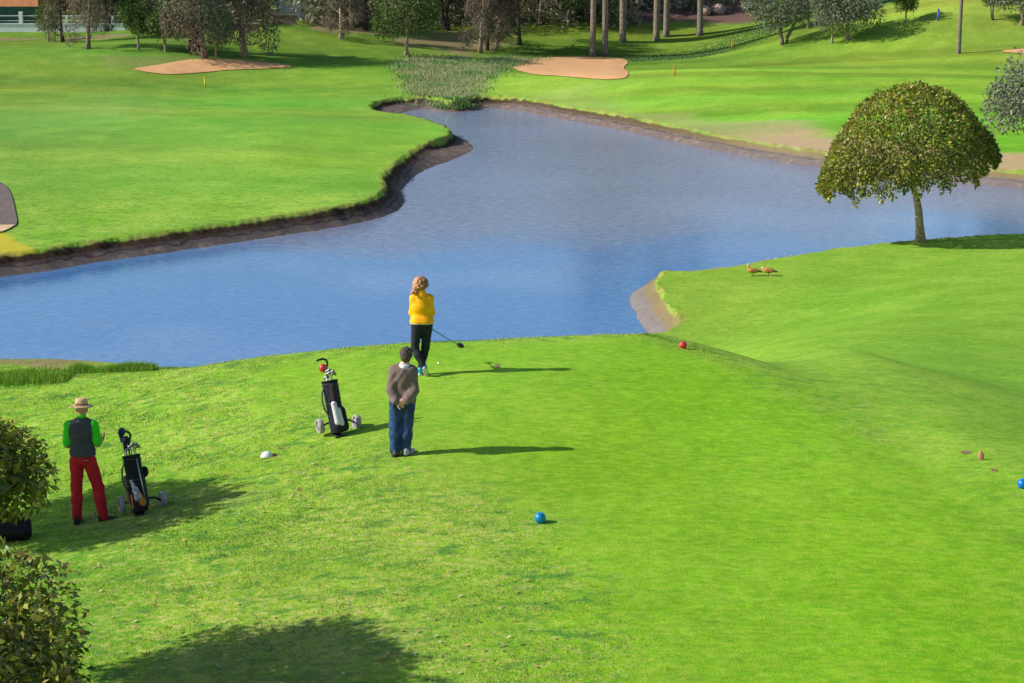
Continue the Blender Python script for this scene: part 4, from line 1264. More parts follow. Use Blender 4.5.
# ---------------- person: yellow jacket
def person_yellow():
    b = G(422.5, 375.0)
    root = empty('person', b, 0, 'person in yellow jacket and black trousers holding a golf club, seen from behind', 'person')
    J = dict(chest=(0, .0, 1.22), r_chest=(.150, .100, .16), belly=(0, .0, 1.04), r_belly=(.130, .095, .15), pelvis=(.005, -.005, .90), r_pelvis=(.158, .112, .12),
             neck=(0, -.01, 1.40), shL=(-.132, .01, 1.335), shR=(.132, .01, 1.335), elL=(-.165, .06, 1.08), elR=(.162, .07, 1.08), wrL=(-.055, .24, .88), wrR=(.035, .245, .84),
             hpL=(-.085, -.01, .86), knL=(-.125, -.03, .48), anL=(.035, -.16, .17), hpR=(.085, .0, .86), knR=(.055, .03, .48), anR=(-.035, .03, .09))
    lo, hi = (-.32, -.34, -.02), (.34, .42, 1.75)
    V = Vol(lo, hi, .0065); torso(V, J)
    V.cap((0, -.01, 1.36), (.0, .0, 1.50), .052, .047, .03); T = head(V, (.005, .015, 1.565), yaw=R(-28), tilt=R(-12))
    for s in 'LR': arm(V, J, s); leg(V, J, s)
    V.cap(J['anR'], (-.035, .13, .03), .036, .026, .02); V.cap(J['anL'], (.06, -.11, .03), .036, .026, .02)
    hand(V, J['wrL'], (.75, .25, -.62), (0, -1, -.2), -1, .75, sc=.92); hand(V, J['wrR'], (.5, .3, -.8), (-.3, -1, 0), 1, .75, sc=.92)
    body = V.build('body', M_SKIN, root); eyes(body, T); root.scale = (.955,) * 3
    mj = fabric('yellow_quilt', (1.0, .44, .003), .6, 18, .06, .5, .012)
    V = Vol((-.32, -.25, .7), (.32, .42, 1.55), .007); torso(V, J, .014, .07)
    V.cap((-.062, -.01, .93), (.062, -.01, .93), .146, .146, .06); V.cap((-.06, 0, 1.18), (.06, 0, 1.18), .115, None, .05)
    for s in 'LR': arm(V, J, s, .012, .05, (.050, .042, .034), .93)
    V.plane((0, 0, .925), (0, 0, -1)); V.cap((0, -.02, 1.40), (0, -.012, 1.455), .070, .066, .02)
    V.cap((0, -.0, 1.47), (0, .0, 1.6), .052, None, 0, 'sub')
    V.fold(lambda X, Y, Z: np.sin(46 * (Z + X * .8)) * np.sin(46 * (Z - X * .8)) + .8 * np.sin(X * 40 + Z * 9), .0011)
    jk = V.build('jacket', mj, root)
    V = Vol((-.25, -.2, .74), (.25, .2, 1.1), .007); V.cap((-.060, -.01, .922), (.060, -.01, .922), .146, .146, 0); V.plane((0, 0, .925), (0, 0, 1)); V.plane((0, 0, .912), (0, 0, -1)); V.build('jacket_hem', fabric('shirt_hem', (.7, .62, .55)), jk)
    mt = fabric('black_trousers', (.022, .022, .028), .8, 20, .2, .4)
    V = Vol((-.3, -.34, .05), (.3, .25, 1.0), .007); V.ell(J['pelvis'], (.170, .126, .13), .04)
    for s in 'LR': leg(V, J, s, .012, .03, (.087, .056, .040))
    V.fold(lambda X, Y, Z: np.sin(Z * 55 + X * 30) * np.sin(Z * 23 + Y * 20), .003); V.plane((0, 0, .07), (0, 0, -1)); V.build('trousers', mt, root)
    ms = fabric('turquoise_shoe', (.03, .42, .58), .5, 25, .2, .2); mso = simple('shoe_sole', (.60, .56, .50), .7, 30, .15, .2, .003)
    # far shoe flat, near shoe on its toes with the sole turned back
    for nm, hl, to, up in (('r', (-.04, -.01, .012), (-.045, .20, .012), (0, 0, 1)), ('l', (.045, -.215, .155), (.075, -.10, .012), (-.1, .83, .55))):
        V = Vol((-.2, -.36, -.03), (.25, .3, .32), .006); shoe(V, hl, to, up, .043); so = V.build('shoe', ms, root)
        hl, to, up = [np.array(q_) for q_ in (hl, to, up)]; upn = up / np.linalg.norm(up); V = Vol((-.2, -.36, -.03), (.25, .3, .25), .006)
        V.cap(hl - upn * .0, hl + (to - hl) * .5, .036, .034, .01); V.cap(hl + (to - hl) * .5, to, .038, .032, .01)
        nrm = -upn
        p0 = hl + upn * .016; V.plane(p0, upn); p1 = hl - upn * .012; V.plane(p1, -upn); V.build('sole', mso, so)
    # curly hair, blown to the left
    mh = NT('curly_hair'); co = mh.objco(); sep = mh.n('ShaderNodeSeparateXYZ'); mh.l(co, sep.inputs[0])
    fx = mh.remap(sep.outputs[0], -.07, .05); nz = mh.noise(co, 45, 4); fx = mh.math('ADD', fx, mh.remap(nz, .3, .7, -.35, .35))
    mh.l(mh.mix(fx, (.62, .30, .15), (.22, .095, .045)), mh.b.inputs['Base Color']); mh.b.inputs['Roughness'].default_value = .6; mh.bump(mh.noise(co, 80, 3), .8, .01)
    V = Vol((-.24, -.2, 1.36), (.22, .2, 1.78), .006); rg = np.random.default_rng(4)
    V.ell((.0, -.01, 1.60), (.118, .112, .105), .03)
    V.fold(lambda X, Y, Z: np.sin(X * 90 + 3 * np.sin(Z * 40)) * np.sin(Z * 85 + 2 * np.sin(Y * 60)), .003)
    for k in range(110):
        a = rg.uniform(0, 2 * np.pi); u = rg.uniform(-.7, 1)
        p = np.array([-.012 + math.cos(a) * math.sqrt(1 - u * u * .98) * (.106 if u > 0 else .120), math.sin(a) * math.sqrt(1 - u * u * .98) * .115 - .015, 1.605 + u * .100])
        if p[1] > .055 and p[2] < 1.66: continue
        V.ell(p, np.full(3, rg.uniform(.014, .026)), .012)
    for k in range(44):
        t = rg.random(); V.ell((-.085 - .04 * t + rg.normal(0, .016), -.03 + rg.normal(0, .03), 1.63 - .20 * t), np.full(3, rg.uniform(.02, .034)), .012)
    V.build('hair', mh.m, root)
    return b


bw = person_yellow()


def golf_club(p_grip, p_head, label):
    root = empty('golf_club', p_grip, 0, label, 'golf club'); v = Vector(p_head) - Vector(p_grip)
    d = v.normalized()
    MB().tube([d * .22, v * .97], [.0075, .0055], 8).build('shaft', M_STEELDK, root); MB().tube([-d * .06, d * .24], [.015, .011], 8).build('grip', M_RUBBER, root)
    V = Vol(np.array(v) - .12, np.array(v) + .12, .005); V.ell(np.array(v) + np.array([.02, .01, 0]), (.068, .056, .040), .01, Matrix.Rotation(.4, 3, 'Y')); V.cap(np.array(v) * .965, np.array(v), .010, .012, .01)
    V.build('head', M_CLUBBLK, root)


M_STEELDK = simple('dark_shaft', (.05, .05, .055), .35, 20, .1, 0, .01, .5, .6)
M_STEEL = simple('steel', (.30, .30, .32), .45, 20, .1, 0, .01, .5, .9)
M_RUBBER = simple('rubber', (.02, .02, .022), .8, 20, .2, .3, .003)
M_CLUBBLK = simple('club_head', (.012, .012, .018), .22, 20, .2, 0, .01, .6)
golf_club(bw + np.array([.0, .275, .80]), bw + np.array([.585, .70, .335]), 'driver with black head held low by the person in yellow')


# ---------------- person: brown jumper, hands behind the back
def person_brown():
    b = G(401, 455.5)
    root = empty('person', b, 0, 'person in brown jumper and blue jeans with hands clasped behind the back', 'person')
    J = dict(chest=(0, .0, 1.18), r_chest=(.155, .115, .17), belly=(0, .015, 1.0), r_belly=(.150, .125, .16), pelvis=(0, .0, .86), r_pelvis=(.162, .125, .12),
             neck=(.01, -.005, 1.35), shL=(-.128, -.005, 1.262), shR=(.128, -.005, 1.262), elL=(-.165, -.085, 1.0), elR=(.165, -.085, 1.0), wrL=(-.075, -.185, .85), wrR=(.06, -.20, .87),
             hpL=(-.085, 0, .82), knL=(-.095, .01, .45), anL=(-.085, .0, .085), hpR=(.085, 0, .82), knR=(.075, .015, .45), anR=(.068, .0, .085))
    V = Vol((-.32, -.34, -.02), (.32, .3, 1.65), .0065); torso(V, J)
    V.cap((.01, -.0, 1.30), (.03, .01, 1.43), .056, .050, .03); T = head(V, (.035, .025, 1.49), yaw=R(-14), tilt=R(-6), sc=.98)
    for s in 'LR': arm(V, J, s); leg(V, J, s); V.cap(J['an' + s], np.array(J['an' + s]) + (0, .10, -.055), .034, .024, .02)
    hand(V, J['wrR'], (-.93, -.12, -.32), (0, 1, .1), -1, .35, sc=.95, th=.5); hand(V, J['wrL'], (.85, .05, -.45), (0, -1, .2), 1, .7, sc=.95)
    body = V.build('body', M_SKIN, root); eyes(body, T); root.scale = (.965,) * 3; root.rotation_euler = (0, R(2.2), 0)
    mj = fabric('brown_knit', (.19, .135, .115), .95, 40, .2, .6, .008, .2)
    V = Vol((-.36, -.36, .76), (.36, .3, 1.45), .007); torso(V, J, .024, .06)
    V.ell((0, .0, .88), (.195, .152, .14), .05)
    for s in 'LR': arm(V, J, s, .022, .04, (.055, .048, .036), .93)
    V.plane((0, 0, .80), (0, 0, -1)); V.plane((.012, 0, 1.362), (0, -.4, 1)); V.cap((.012, 0, 1.36), (.02, 0, 1.5), .066, None, 0, 'sub')
    V.fold(lambda X, Y, Z: np.sin(Z * 48 + np.abs(X) * 35) * np.sin(X * 22 + 1) + .6 * np.sin(X * 55 - Z * 30), .0038); V.build('jumper', mj, root)
    V = Vol((-.12, -.13, 1.28), (.15, .15, 1.46), .006); V.cap((.012, -.008, 1.325), (.022, -.004, 1.39), .080, .070, .01); V.plane((.02, 0, 1.388), (0, -.25, 1)); V.cap((.018, .02, 1.38), (.02, .02, 1.5), .050, None, 0, 'sub')
    V.build('collar', fabric('white_cotton', (.72, .72, .76), .8, 20, .06), root)
    mt = NT('denim'); co = mt.objco(); n1 = mt.noise(co, 6, 4); n2 = mt.noise(co, 60, 2)
    mt.l(mt.mix(mt.math('ADD', mt.remap(n1, .35, .65, 0, .7), mt.remap(n2, .3, .7, -.15, .3)), (.008, .026, .095), (.03, .085, .24)), mt.b.inputs['Base Color']); mt.b.inputs['Roughness'].default_value = .85; mt.bump(n2, .3, .004)
    V = Vol((-.3, -.25, .02), (.3, .28, .98), .007); V.ell(J['pelvis'], (.178, .142, .12), .04)
    for s in 'LR': leg(V, J, s, .014, .03, (.096, .076, .066) if s == 'L' else (.096, .072, .056))
    V.fold(lambda X, Y, Z: np.sin(Z * 38 + X * 26) * np.sin(Z * 17 + Y * 30) + .7 * np.sin(X * 60 + 4 * np.sin(Z * 9)), .0035); V.plane((0, 0, .045), (0, 0, -1)); jn = V.build('jeans', mt.m, root)
    for s in (-1, 1):
        V = Vol((-.2, -.25, .70), (.2, -.05, .88), .006); V.box((s * .085, -.139, .79), (.052, .009, .055), .008, 0, Matrix.Rotation(R(s * -14), 3, 'Z')); V.build('back_pocket', mt.m, jn)
    ms = fabric('grey_shoe', (.36, .36, .40), .6, 30, .2, .2); md = fabric('tan_shoe', (.17, .13, .10), .6, 30, .2, .2)
    for s, x, mm, yw in ((-1, -.085, md, -.05), (1, .075, ms, .09)):
        V = Vol((-.2, -.15, -.03), (.26, .3, .2), .006); shoe(V, (x, -.045, .010), (x + yw, .175, .010), (0, 0, 1), .046); V.plane((0, 0, .016), (0, 0, -1)); so = V.build('shoe', mm, root)
        V = Vol((-.2, -.15, -.03), (.26, .3, .1), .006); V.cap((x, -.045, .006), (x + yw, .175, .006), .044, .036, .0); V.plane((0, 0, .018), (0, 0, 1)); V.plane((0, 0, -.01), (0, 0, -1)); V.build('sole', M_RUBBER, so)
    mh = simple('dark_grey_hair', (.085, .062, .055), .8, 55, .5, .9, .01); V = Vol((-.12, -.14, 1.36), (.2, .18, 1.64), .006); rg = np.random.default_rng(6)
    V.ell((.033, .012, 1.522), (.086, .098, .098), .02); V.ell((.03, -.035, 1.47), (.072, .062, .07), .02)
    for k in range(60):
        a = rg.uniform(0, 2 * np.pi); u = rg.uniform(-.6, 1); rr = math.sqrt(max(0, 1 - u * u))
        p = np.array([.033 + math.cos(a) * rr * .082, .008 + math.sin(a) * rr * .09, 1.52 + u * .088])
        if p[1] > .06 and p[2] < 1.56: continue
        V.ell(p, np.full(3, rg.uniform(.012, .022)), .01)
    V.build('hair', mh, root)
    return b


person_brown()


# ---------------- person: straw hat, vest, red trousers
def person_red():
    b = G(86, 522.5)
    root = empty('person', b, 0, 'person in straw hat, dark vest, green shirt and red trousers beside the left bag trolley', 'person')
    J = dict(chest=(.0, .0, 1.37), r_chest=(.165, .115, .18), belly=(.0, .01, 1.17), r_belly=(.145, .11, .16), pelvis=(.0, .0, 1.0), r_pelvis=(.155, .115, .12),
             neck=(.005, .0, 1.555), shL=(-.175, .0, 1.47), shR=(.175, .0, 1.47), elL=(-.225, .02, 1.17), elR=(.225, .0, 1.19), wrL=(-.20, .22, 1.10), wrR=(.235, .21, 1.17),
             hpL=(-.088, 0, .95), knL=(-.115, .02, .52), anL=(-.125, .0, .09), hpR=(.088, 0, .95), knR=(.20, .03, .52), anR=(.262, .0, .09))
    V = Vol((-.36, -.26, -.02), (.5, .42, 1.9), .0065); torso(V, J)
    V.cap((.005, 0, 1.50), (.01, .015, 1.64), .058, .053, .03); T = head(V, (.012, .03, 1.70), yaw=R(8), tilt=R(-14), sc=1.02)
    for s in 'LR': arm(V, J, s); leg(V, J, s)
    V.cap(J['anL'], (-.125, .10, .03), .036, .026, .02); V.cap(J['anR'], (.37, .04, .03), .036, .026, .02)
    hand(V, J['wrR'], (.35, .6, .7), (-.9, .3, .3), 1, .3, sc=1.0); hand(V, J['wrL'], (.2, .9, -.1), (.9, -.2, .2), -1, .6, sc=1.0)
    body = V.build('body', M_SKIN2, root); eyes(body, T); root.scale = (.93,) * 3
    mg = fabric('green_polo', (.05, .60, .02), .8, 25, .08, .3)
    V = Vol((-.36, -.26, .95), (.36, .3, 1.65), .007); torso(V, J, .012, .05)
    for s in 'LR':
        sh, el = np.array(J['sh' + s]), np.array(J['el' + s]); V.cap(sh, sh + (el - sh) * .86, .075, .070, .03)
    V.plane((0, 0, 1.0), (0, 0, -1)); V.cap((.006, 0, 1.545), (.01, .005, 1.60), .072, .068, .012); V.cap((.01, .02, 1.58), (.01, .03, 1.75), .056, None, 0, 'sub')
    V.fold(lambda X, Y, Z: np.sin(Z * 50 + X * 40) * np.sin(X * 30), .003); V.build('shirt', mg, root)
    mv = fabric('charcoal_vest', (.055, .062, .075), .8, 25, .15, .35)
    V = Vol((-.3, -.26, .95), (.3, .28, 1.6), .007); torso(V, J, .028, .06); V.ell((0, 0, 1.08), (.185, .145, .15), .05)
    for s in (-1, 1): V.plane((s * .195, 0, 1.2), (s, 0, .12))
    V.plane((0, 0, 1.03), (0, 0, -1)); V.cap((.006, .01, 1.55), (.01, .02, 1.7), .078, .09, 0, 'sub')
    V.fold(lambda X, Y, Z: np.sin(Z * 38 + X * 26) * np.sin(Z * 15 - X * 34) + .7 * np.sin(Z * 70 + X * 12), .0042); V.build('vest', mv, root)
    mr = fabric('red_trousers', (.45, .016, .026), .85, 25, .12, .35)
    V = Vol((-.3, -.25, .03), (.45, .28, 1.12), .007); V.ell(J['pelvis'], (.165, .126, .125), .04); V.cap((0, 0, 1.0), (0, 0, 1.06), .135, .13, .04)
    for s in 'LR': leg(V, J, s, .012, .03, (.096, .070, .060))
    V.plane((0, 0, 1.075), (0, 0, 1))
    V.fold(lambda X, Y, Z: np.sin(Z * 34 + X * 26) * np.sin(Z * 19 + Y * 30) + .6 * np.sin(X * 50 + 4 * np.sin(Z * 8)), .0038); V.plane((0, 0, .055), (0, 0, -1)); tr = V.build('trousers', mr, root)
    MB().box((.065, -.142, .985), (.07, .006, .012), Matrix.Rotation(R(14), 3, 'Z')).build('pocket_trim', fabric('pale_trim', (.35, .2, .2)), tr, False)
    MB().box((.045, -.140, 1.058), (.035, .006, .016), Matrix.Rotation(R(10), 3, 'Z')).build('belt_tag', fabric('white_tag', (.7, .68, .66)), tr, False)
    ml = simple('brown_leather', (.035, .018, .018), .45, 20, .2, .2, .004)
    for hl, to in (((-.128, -.05, .012), (-.125, .19, .012)), ((.225, -.03, .012), (.455, .06, .012))):
        V = Vol((-.25, -.2, -.03), (.55, .3, .2), .006); shoe(V, hl, to, (0, 0, 1), .046); V.plane((0, 0, .018), (0, 0, -1)); so = V.build('shoe', ml, root)
        V = Vol((-.25, -.2, -.03), (.55, .3, .1), .006); V.cap((hl[0], hl[1], .008), (to[0], to[1], .008), .045, .037, 0); V.plane((0, 0, .020), (0, 0, 1)); V.plane((0, 0, -.01), (0, 0, -1)); V.build('sole', M_RUBBER, so)
    V = Vol((-.12, -.12, 1.58), (.14, .16, 1.80), .006); V.ell((.012, .0, 1.70), (.082, .085, .10), .02); V.plane((0, .03, 0), (0, 1, .3)); V.build('hair', simple('grey_hair', (.20, .16, .13), .8, 55, .4, .6, .01), root)
    mh = NT('straw'); co = mh.objco(); wv = mh.n('ShaderNodeTexWave'); wv.wave_type = 'RINGS'; wv.rings_direction = 'Z'; wv.inputs['Scale'].default_value = 45; wv.inputs['Distortion'].default_value = 1.5; mh.l(co, wv.inputs[0])
    mh.l(mh.mix(mh.math('MULTIPLY', wv.outputs['Fac'], mh.noise(co, 30, 3)), (.50, .32, .15), (.88, .66, .40)), mh.b.inputs['Base Color']); mh.b.inputs['Roughness'].default_value = .8; mh.bump(wv.outputs['Fac'], .4, .004)
    Mx = Matrix.Translation((.012, .02, 1.765)) @ Matrix.Rotation(R(-6), 4, 'X'); mb = MB()
    mb.lathe([(.170, -.016), (.172, -.008), (.155, .001), (.118, .006), (.098, .012), (.094, .03), (.088, .075), (.080, .100), (.060, .112), (.030, .106), (.0005, .100)], 32, Mx)
    mb.lathe([(.170, -.016), (.118, -.001), (.096, .004)], 32, Mx)
    hat = mb.build('hat', mh.m, root); mb = MB(); mb.lathe([(.0965, .012), (.0985, .014), (.0950, .036), (.093, .038)], 32, Mx); mb.build('hat_band', fabric('hat_band', (.30, .17, .07)), hat)
    return b


br = person_red()


# ------------------------------------------------------------------ bag trolleys
M_TYRE = simple('grey_tyre', (.36, .33, .33), .75, 20, .15, .2, .004); M_RIM = simple('wheel_rim', (.30, .28, .28), .6, 20, .15, .1, .004)
M_BLKBAG = fabric('black_nylon', (.012, .012, .017), .7, 20, .3, .4); M_NAVYBAG = fabric('navy_nylon', (.014, .014, .026), .7, 20, .3, .4)
M_STRAP = fabric('webbing', (.07, .07, .08), .7, 40, .3, .4)
M_FRAMEBLK = simple('trolley_frame', (.02, .02, .022), .45, 10, .2, .1); M_GREYTUBE = simple('grey_tube', (.45, .46, .48), .35, 20, .1, 0, .01, .5, .7)


def trolley(name, loc, rz, kind, label):
    root = empty(name, loc, rz, label, 'golf trolley'); root.scale = (.92,) * 3
    r, hw = .122, .31
    for s in (-1, 1):
        Mx = Matrix.Translation((s * hw, 0, r)) @ Matrix.Rotation(R(90 + s * 6), 4, 'Y')
        wh = MB(); wh.lathe([(r * .70, -.036), (r * .90, -.044), (r, -.026), (r, .026), (r * .90, .044), (r * .70, .036)], 28, Mx, True); wo = wh.build('wheel', M_TYRE, root)
        rm = MB(); rm.lathe([(.001, -.012), (.025, -.030), (.03, -.012), (r * .71, -.024), (r * .71, .024), (.03, .012), (.025, .030), (.001, .012)], 24, Mx); rm.build('rim', M_RIM, wo)
        fr = MB(); fr.tube([(s * (hw - .03), 0, r), (s * (hw - .07), -.02, r + .02), (s * .17, -.07, r + .07), (s * .05, -.11, r + .08)], .016, 8); fr.build('axle_arm', M_FRAMEBLK, root)
    # frame spine and handle (hooked to the left)
    b0 = np.array([-.08, -.24, .05]); ax = np.array([-.06, .30, .95]); ax /= np.linalg.norm(ax); bk = np.array([0, ax[2], -ax[1]])
    sp = b0 + bk * .125
    hdl = sp + ax * .98
    tub = [sp, sp + ax * .5, hdl]; MB().tube(tub, .014, 8).build('spine', M_GREYTUBE if kind == 'navy' else M_FRAMEBLK, root)
    hp = [hdl, hdl + np.array([.03, .03, .08]), hdl + np.array([.05, .05, .15]), hdl + np.array([.035, .06, .20]), hdl + np.array([-.02, .06, .222]), hdl + np.array([-.10, .05, .215]), hdl + np.array([-.135, .045, .20])]
    MB().tube(hp, [.014, .016, .017, .018, .018, .018, .017], 10).build('handle', M_FRAMEBLK, root)
    ft = MB(); ft.tube([sp - ax * .03, b0 - ax * .02 + np.array([0, -.08, .0])], .014, 6); ft.box(b0 + np.array([0, -.02, -.035]), (.19, .17, .02)); ft.build('stand', M_FRAMEBLK, root, True)
    # bag
    rot = Vector((0, 0, 1)).rotation_difference(Vector(ax)).to_matrix()
    def B(x, y, z): return b0 + np.array([1., 0, 0]) * x + (-bk) * y + ax * z     # y>0: front (towards camera)
    V = Vol((-.26, -.5, -.05), (.26, .3, 1.1), .0075)
    for z, rr in ((.0, .105), (.78, .115)): pass
    V.cap(B(0, 0, .03), B(0, 0, .85), .122, .130, .0); V.plane(B(0, 0, .0), -ax); V.plane(B(0, 0, .84), ax)
    V.cap(B(0, 0, .80), B(0, 0, 1.0), .114, None, 0, 'sub')
    if kind == 'navy':
        V.cap(B(0, .055, .10), B(0, .055, .42), .095, .085, .03); V.cap(B(.12, .03, .08), B(.115, .03, .36), .062, .05, .03); V.cap(B(0, .05, .52), B(0, .05, .74), .075, .072, .03)
    else:
        V.cap(B(.10, -.04, .10), B(.11, -.03, .55), .055, .05, .03); V.cap(B(0, .05, .06), B(0, .05, .30), .09, .085, .03)
    V.fold(lambda X, Y, Z: np.sin(Z * 40 + X * 30) * np.sin(Z * 19 + Y * 25), .0025)
    bagm = M_NAVYBAG if kind == 'navy' else M_BLKBAG; bag = V.build('bag', bagm, root)
    mb = MB(); mb.tube([B(-.115, .02, .74), B(-.175, .05, .66), B(-.195, .05, .52), B(-.175, .04, .38), B(-.118, .02, .30)], .016, 8, True, .5); mb.build('carry_strap', M_STRAP, bag)
    for zz, hw_ in ((.47, .124), (.78, .131)):
        mb = MB(); mb.tube([B(hw_ * math.cos(a_), hw_ * math.sin(a_), zz) for a_ in np.linspace(-.3, math.pi + .3, 14)], .007, 6); mb.build('seam_band', M_STRAP, bag)
    mb = MB(); Mx = Matrix.Translation(Vector(B(0, 0, .835))) @ rot.to_4x4(); mb.lathe([(.115, -.012), (.137, -.012), (.137, .014), (.115, .014)], 24, Mx, True); mb.build('bag_rim', M_RUBBER, bag)
    def patch(nm, prims, mat):
        V = Vol((-.26, -.55, -.05), (.26, .3, 1.1), .006)
        for p in prims: V.cap(*p)
        V.build(nm, mat, bag)
    if kind == 'navy':
        mp = NT('white_red_panel'); co = mp.objco(); sep = mp.n('ShaderNodeSeparateXYZ'); mp.l(co, sep.inputs[0]); f = mp.math('ADD', mp.remap(sep.outputs[0], .012, .03), mp.remap(mp.noise(co, 14, 2), .3, .7, -.5, .5))
        mp.l(mp.mix(mp.remap(f, .45, .55), (.62, .60, .62), (.45, .10, .10)), mp.b.inputs['Base Color']); mp.b.inputs['Roughness'].default_value = .5
        patch('logo_panel', [(B(-.025, .125, .16), B(-.035, .120, .46), .048, .046, .0), (B(.035, .120, .14), B(.02, .120, .36), .046, .04, .02)], mp.m)
        patch('mesh_panel', [(B(0, .085, .54), B(0, .083, .74), .074, .070, 0)], fabric('grey_mesh', (.035, .028, .03)))
    else:
        mo = fabric('orange_panel', (.55, .20, .02), .6, 20, .2); patch('orange_panel', [(B(.03, .105, .12), B(-.02, .105, .28), .058, .05, 0), (B(-.055, .075, .50), B(-.04, .085, .56), .022, .02, 0), (B(-.09, .045, .06), B(-.085, .05, .25), .03, .03, 0)], mo)
        mp = NT('plastic_pouch'); co = mp.objco(); mp.l(mp.mix(mp.remap(mp.noise(co, 22, 4), .35, .6), (.10, .09, .12), (.62, .60, .66)), mp.b.inputs['Base Color']); mp.b.inputs['Roughness'].default_value = .25; mp.bump(mp.noise(co, 30, 4), .8, .02)
        patch('pouch', [(B(-.02, .115, .20), B(-.045, .115, .33), .056, .046, .0), (B(-.045, .105, .34), B(-.075, .085, .46), .036, .028, .02)], mp.m)
        MB().tube([B(.085, .11, .10), B(.045, .125, .78)], .010, 8).build('edge_strip', M_GREYTUBE, bag)
        MB().tube([B(-.125, -.06, .12), B(-.13, -.06, .55)], [.035, .03], 8).build('towel', fabric('beige_towel', (.30, .21, .15)), bag)
        V = Vol((-.26, -.5, -.05), (.40, .4, 1.1), .0075); V.ell(B(.165, -.05, .58), (.06, .07, .085), .0); V.build('side_pouch', M_BLKBAG, bag)
    return root, B, ax


def club_in_bag(rootloc, rz, B, ax, x, y, L, kind, label, cover=None):
    """a club standing in a bag: shaft, and a blade / wood head or a cover at the top"""
    Rz = Matrix.Rotation(rz, 3, 'Z'); p0 = Vector(rootloc) + Rz @ Vector(B(x * .5, y * .5, .15)) * .92; p1 = Vector(rootloc) + Rz @ Vector(B(x, y, L)) * .92
    root = empty('golf_club', p0, 0, label, 'golf club', 'golf clubs standing in the trolley bags'); v = np.array(p1 - p0)
    d = v / np.linalg.norm(v)
    MB().tube([(0, 0, 0), v], .006, 6).build('shaft', M_STEEL, root)
    lo, hi = v - .14, v + .14; V = Vol(lo, hi, .0055)
    if kind == 'iron':
        V.cap(v, v + np.array([.055, -.012, .030]), .012, .017, .01); V.cap(v + np.array([.05, -.012, .03]), v + np.array([.065, -.012, .005]), .015, .013, .01); V.cap(v - d * .03, v, .008, None, .005); m = M_STEEL
    else:
        V.ell(v + np.array([.02, -.01, .03]), (.05, .045, .06), .01); V.cap(v - d * .10, v, .024, .03, .02); m = cover
    V.build('head' if kind == 'iron' else 'head_cover', m, root)


tz = R(24)
p1 = G(338.5, 431.5); r1, B1, ax1 = trolley('golf_trolley', p1, tz, 'navy', 'navy golf bag on a two wheeled trolley left of the person in brown')
for k, (x, y, L, kd) in enumerate([(-.05, .03, .95, 'iron'), (-.02, -.04, 1.0, 'iron'), (.04, .03, .93, 'iron'), (-.07, -.02, .90, 'iron'), (.01, .05, .97, 'iron')]):
    club_in_bag(p1, tz, B1, ax1, x, y, L, kd, 'steel iron standing among the clubs in the navy bag on the tee')
p2 = G(142.5, 509.5); tz2 = R(22); r2, B2, ax2 = trolley('golf_trolley', p2, tz2, 'black', 'black golf bag with orange panels on a trolley beside the person in red trousers')
M_COVER = fabric('navy_cover', (.02, .035, .10), .7, 18, .3, .4); M_COVERB = fabric('black_cover', (.02, .02, .03), .7, 18, .3, .4)
for k, (x, y, L, kd, lab) in enumerate([(-.03, .04, .97, 'iron', 0), (.0, .06, 1.0, 'iron', 0), (.05, .02, .98, 'iron', 0), (.08, -.02, .95, 'iron', 0), (-.10, -.03, 1.18, 'wood', 'golf club under a navy blue head cover, tallest in the black bag'), (-.065, .0, 1.05, 'wood', 'golf club under a black head cover in the black bag'), (-.08, .05, .93, 'iron', 0)]):
    club_in_bag(p2, tz2, B2, ax2, x, y, L, kd, lab or 'steel iron standing among the clubs in the black bag at the left', M_COVER if L > 1.1 else M_COVERB)
# third bag, lying half under the left tree
def lying_bag():
    b = G(9, 541); root = empty('golf_bag', b, R(8), 'black golf bag lying in the shade half hidden by the left tree', 'golf bag')
    V = Vol((-.75, -.3, -.02), (.4, .3, .62), .008); V.cap((-.7, 0, .17), (.17, 0, .17), .155, .165, 0); V.cap((-.3, -.04, .28), (.08, -.04, .30), .12, .12, .04); V.plane((.30, 0, 0), (1, 0, 0)); V.cap((-.1, -.15, .2), (.2, -.15, .18), .07, .08, .03); V.plane((0, 0, .0), (0, 0, -1)); V.fold(lambda X, Y, Z: np.sin(X * 30 + Z * 26), .003)
    bg = V.build('bag', M_BLKBAG, root)
    mb = MB(); mb.tube([(-.2, -.1, .40), (-.1, -.1, .47), (.02, -.1, .44), (.06, -.1, .36)], .018, 8); mb.build('strap', M_RUBBER, bg)
    mb = MB(); Mx = Matrix.Translation((.24, 0, .17)) @ Matrix.Rotation(R(90), 4, 'Y'); mb.lathe([(.15, -.02), (.178, -.02), (.178, .03), (.15, .03)], 24, Mx, True); mb.build('bag_rim', M_RUBBER, bg)


lying_bag()

# ------------------------------------------------------------------ tee markers, ball, tee peg, cap, marker stone
def tee_marker(px, py, rad, mat, label):
    b = G(px, py); root = empty('tee_marker', b, 0, label, 'tee marker', None)
    pr = [(max(rad * math.sin(math.pi * j / 12), .0006), rad - rad * math.cos(math.pi * j / 12) - .012) for j in range(13)]
    MB().lathe(pr, 24).build('ball', mat, root); MB().tube([(0, 0, -.14), (0, 0, .0)], .01, 6).build('spike', M_STEEL, root)


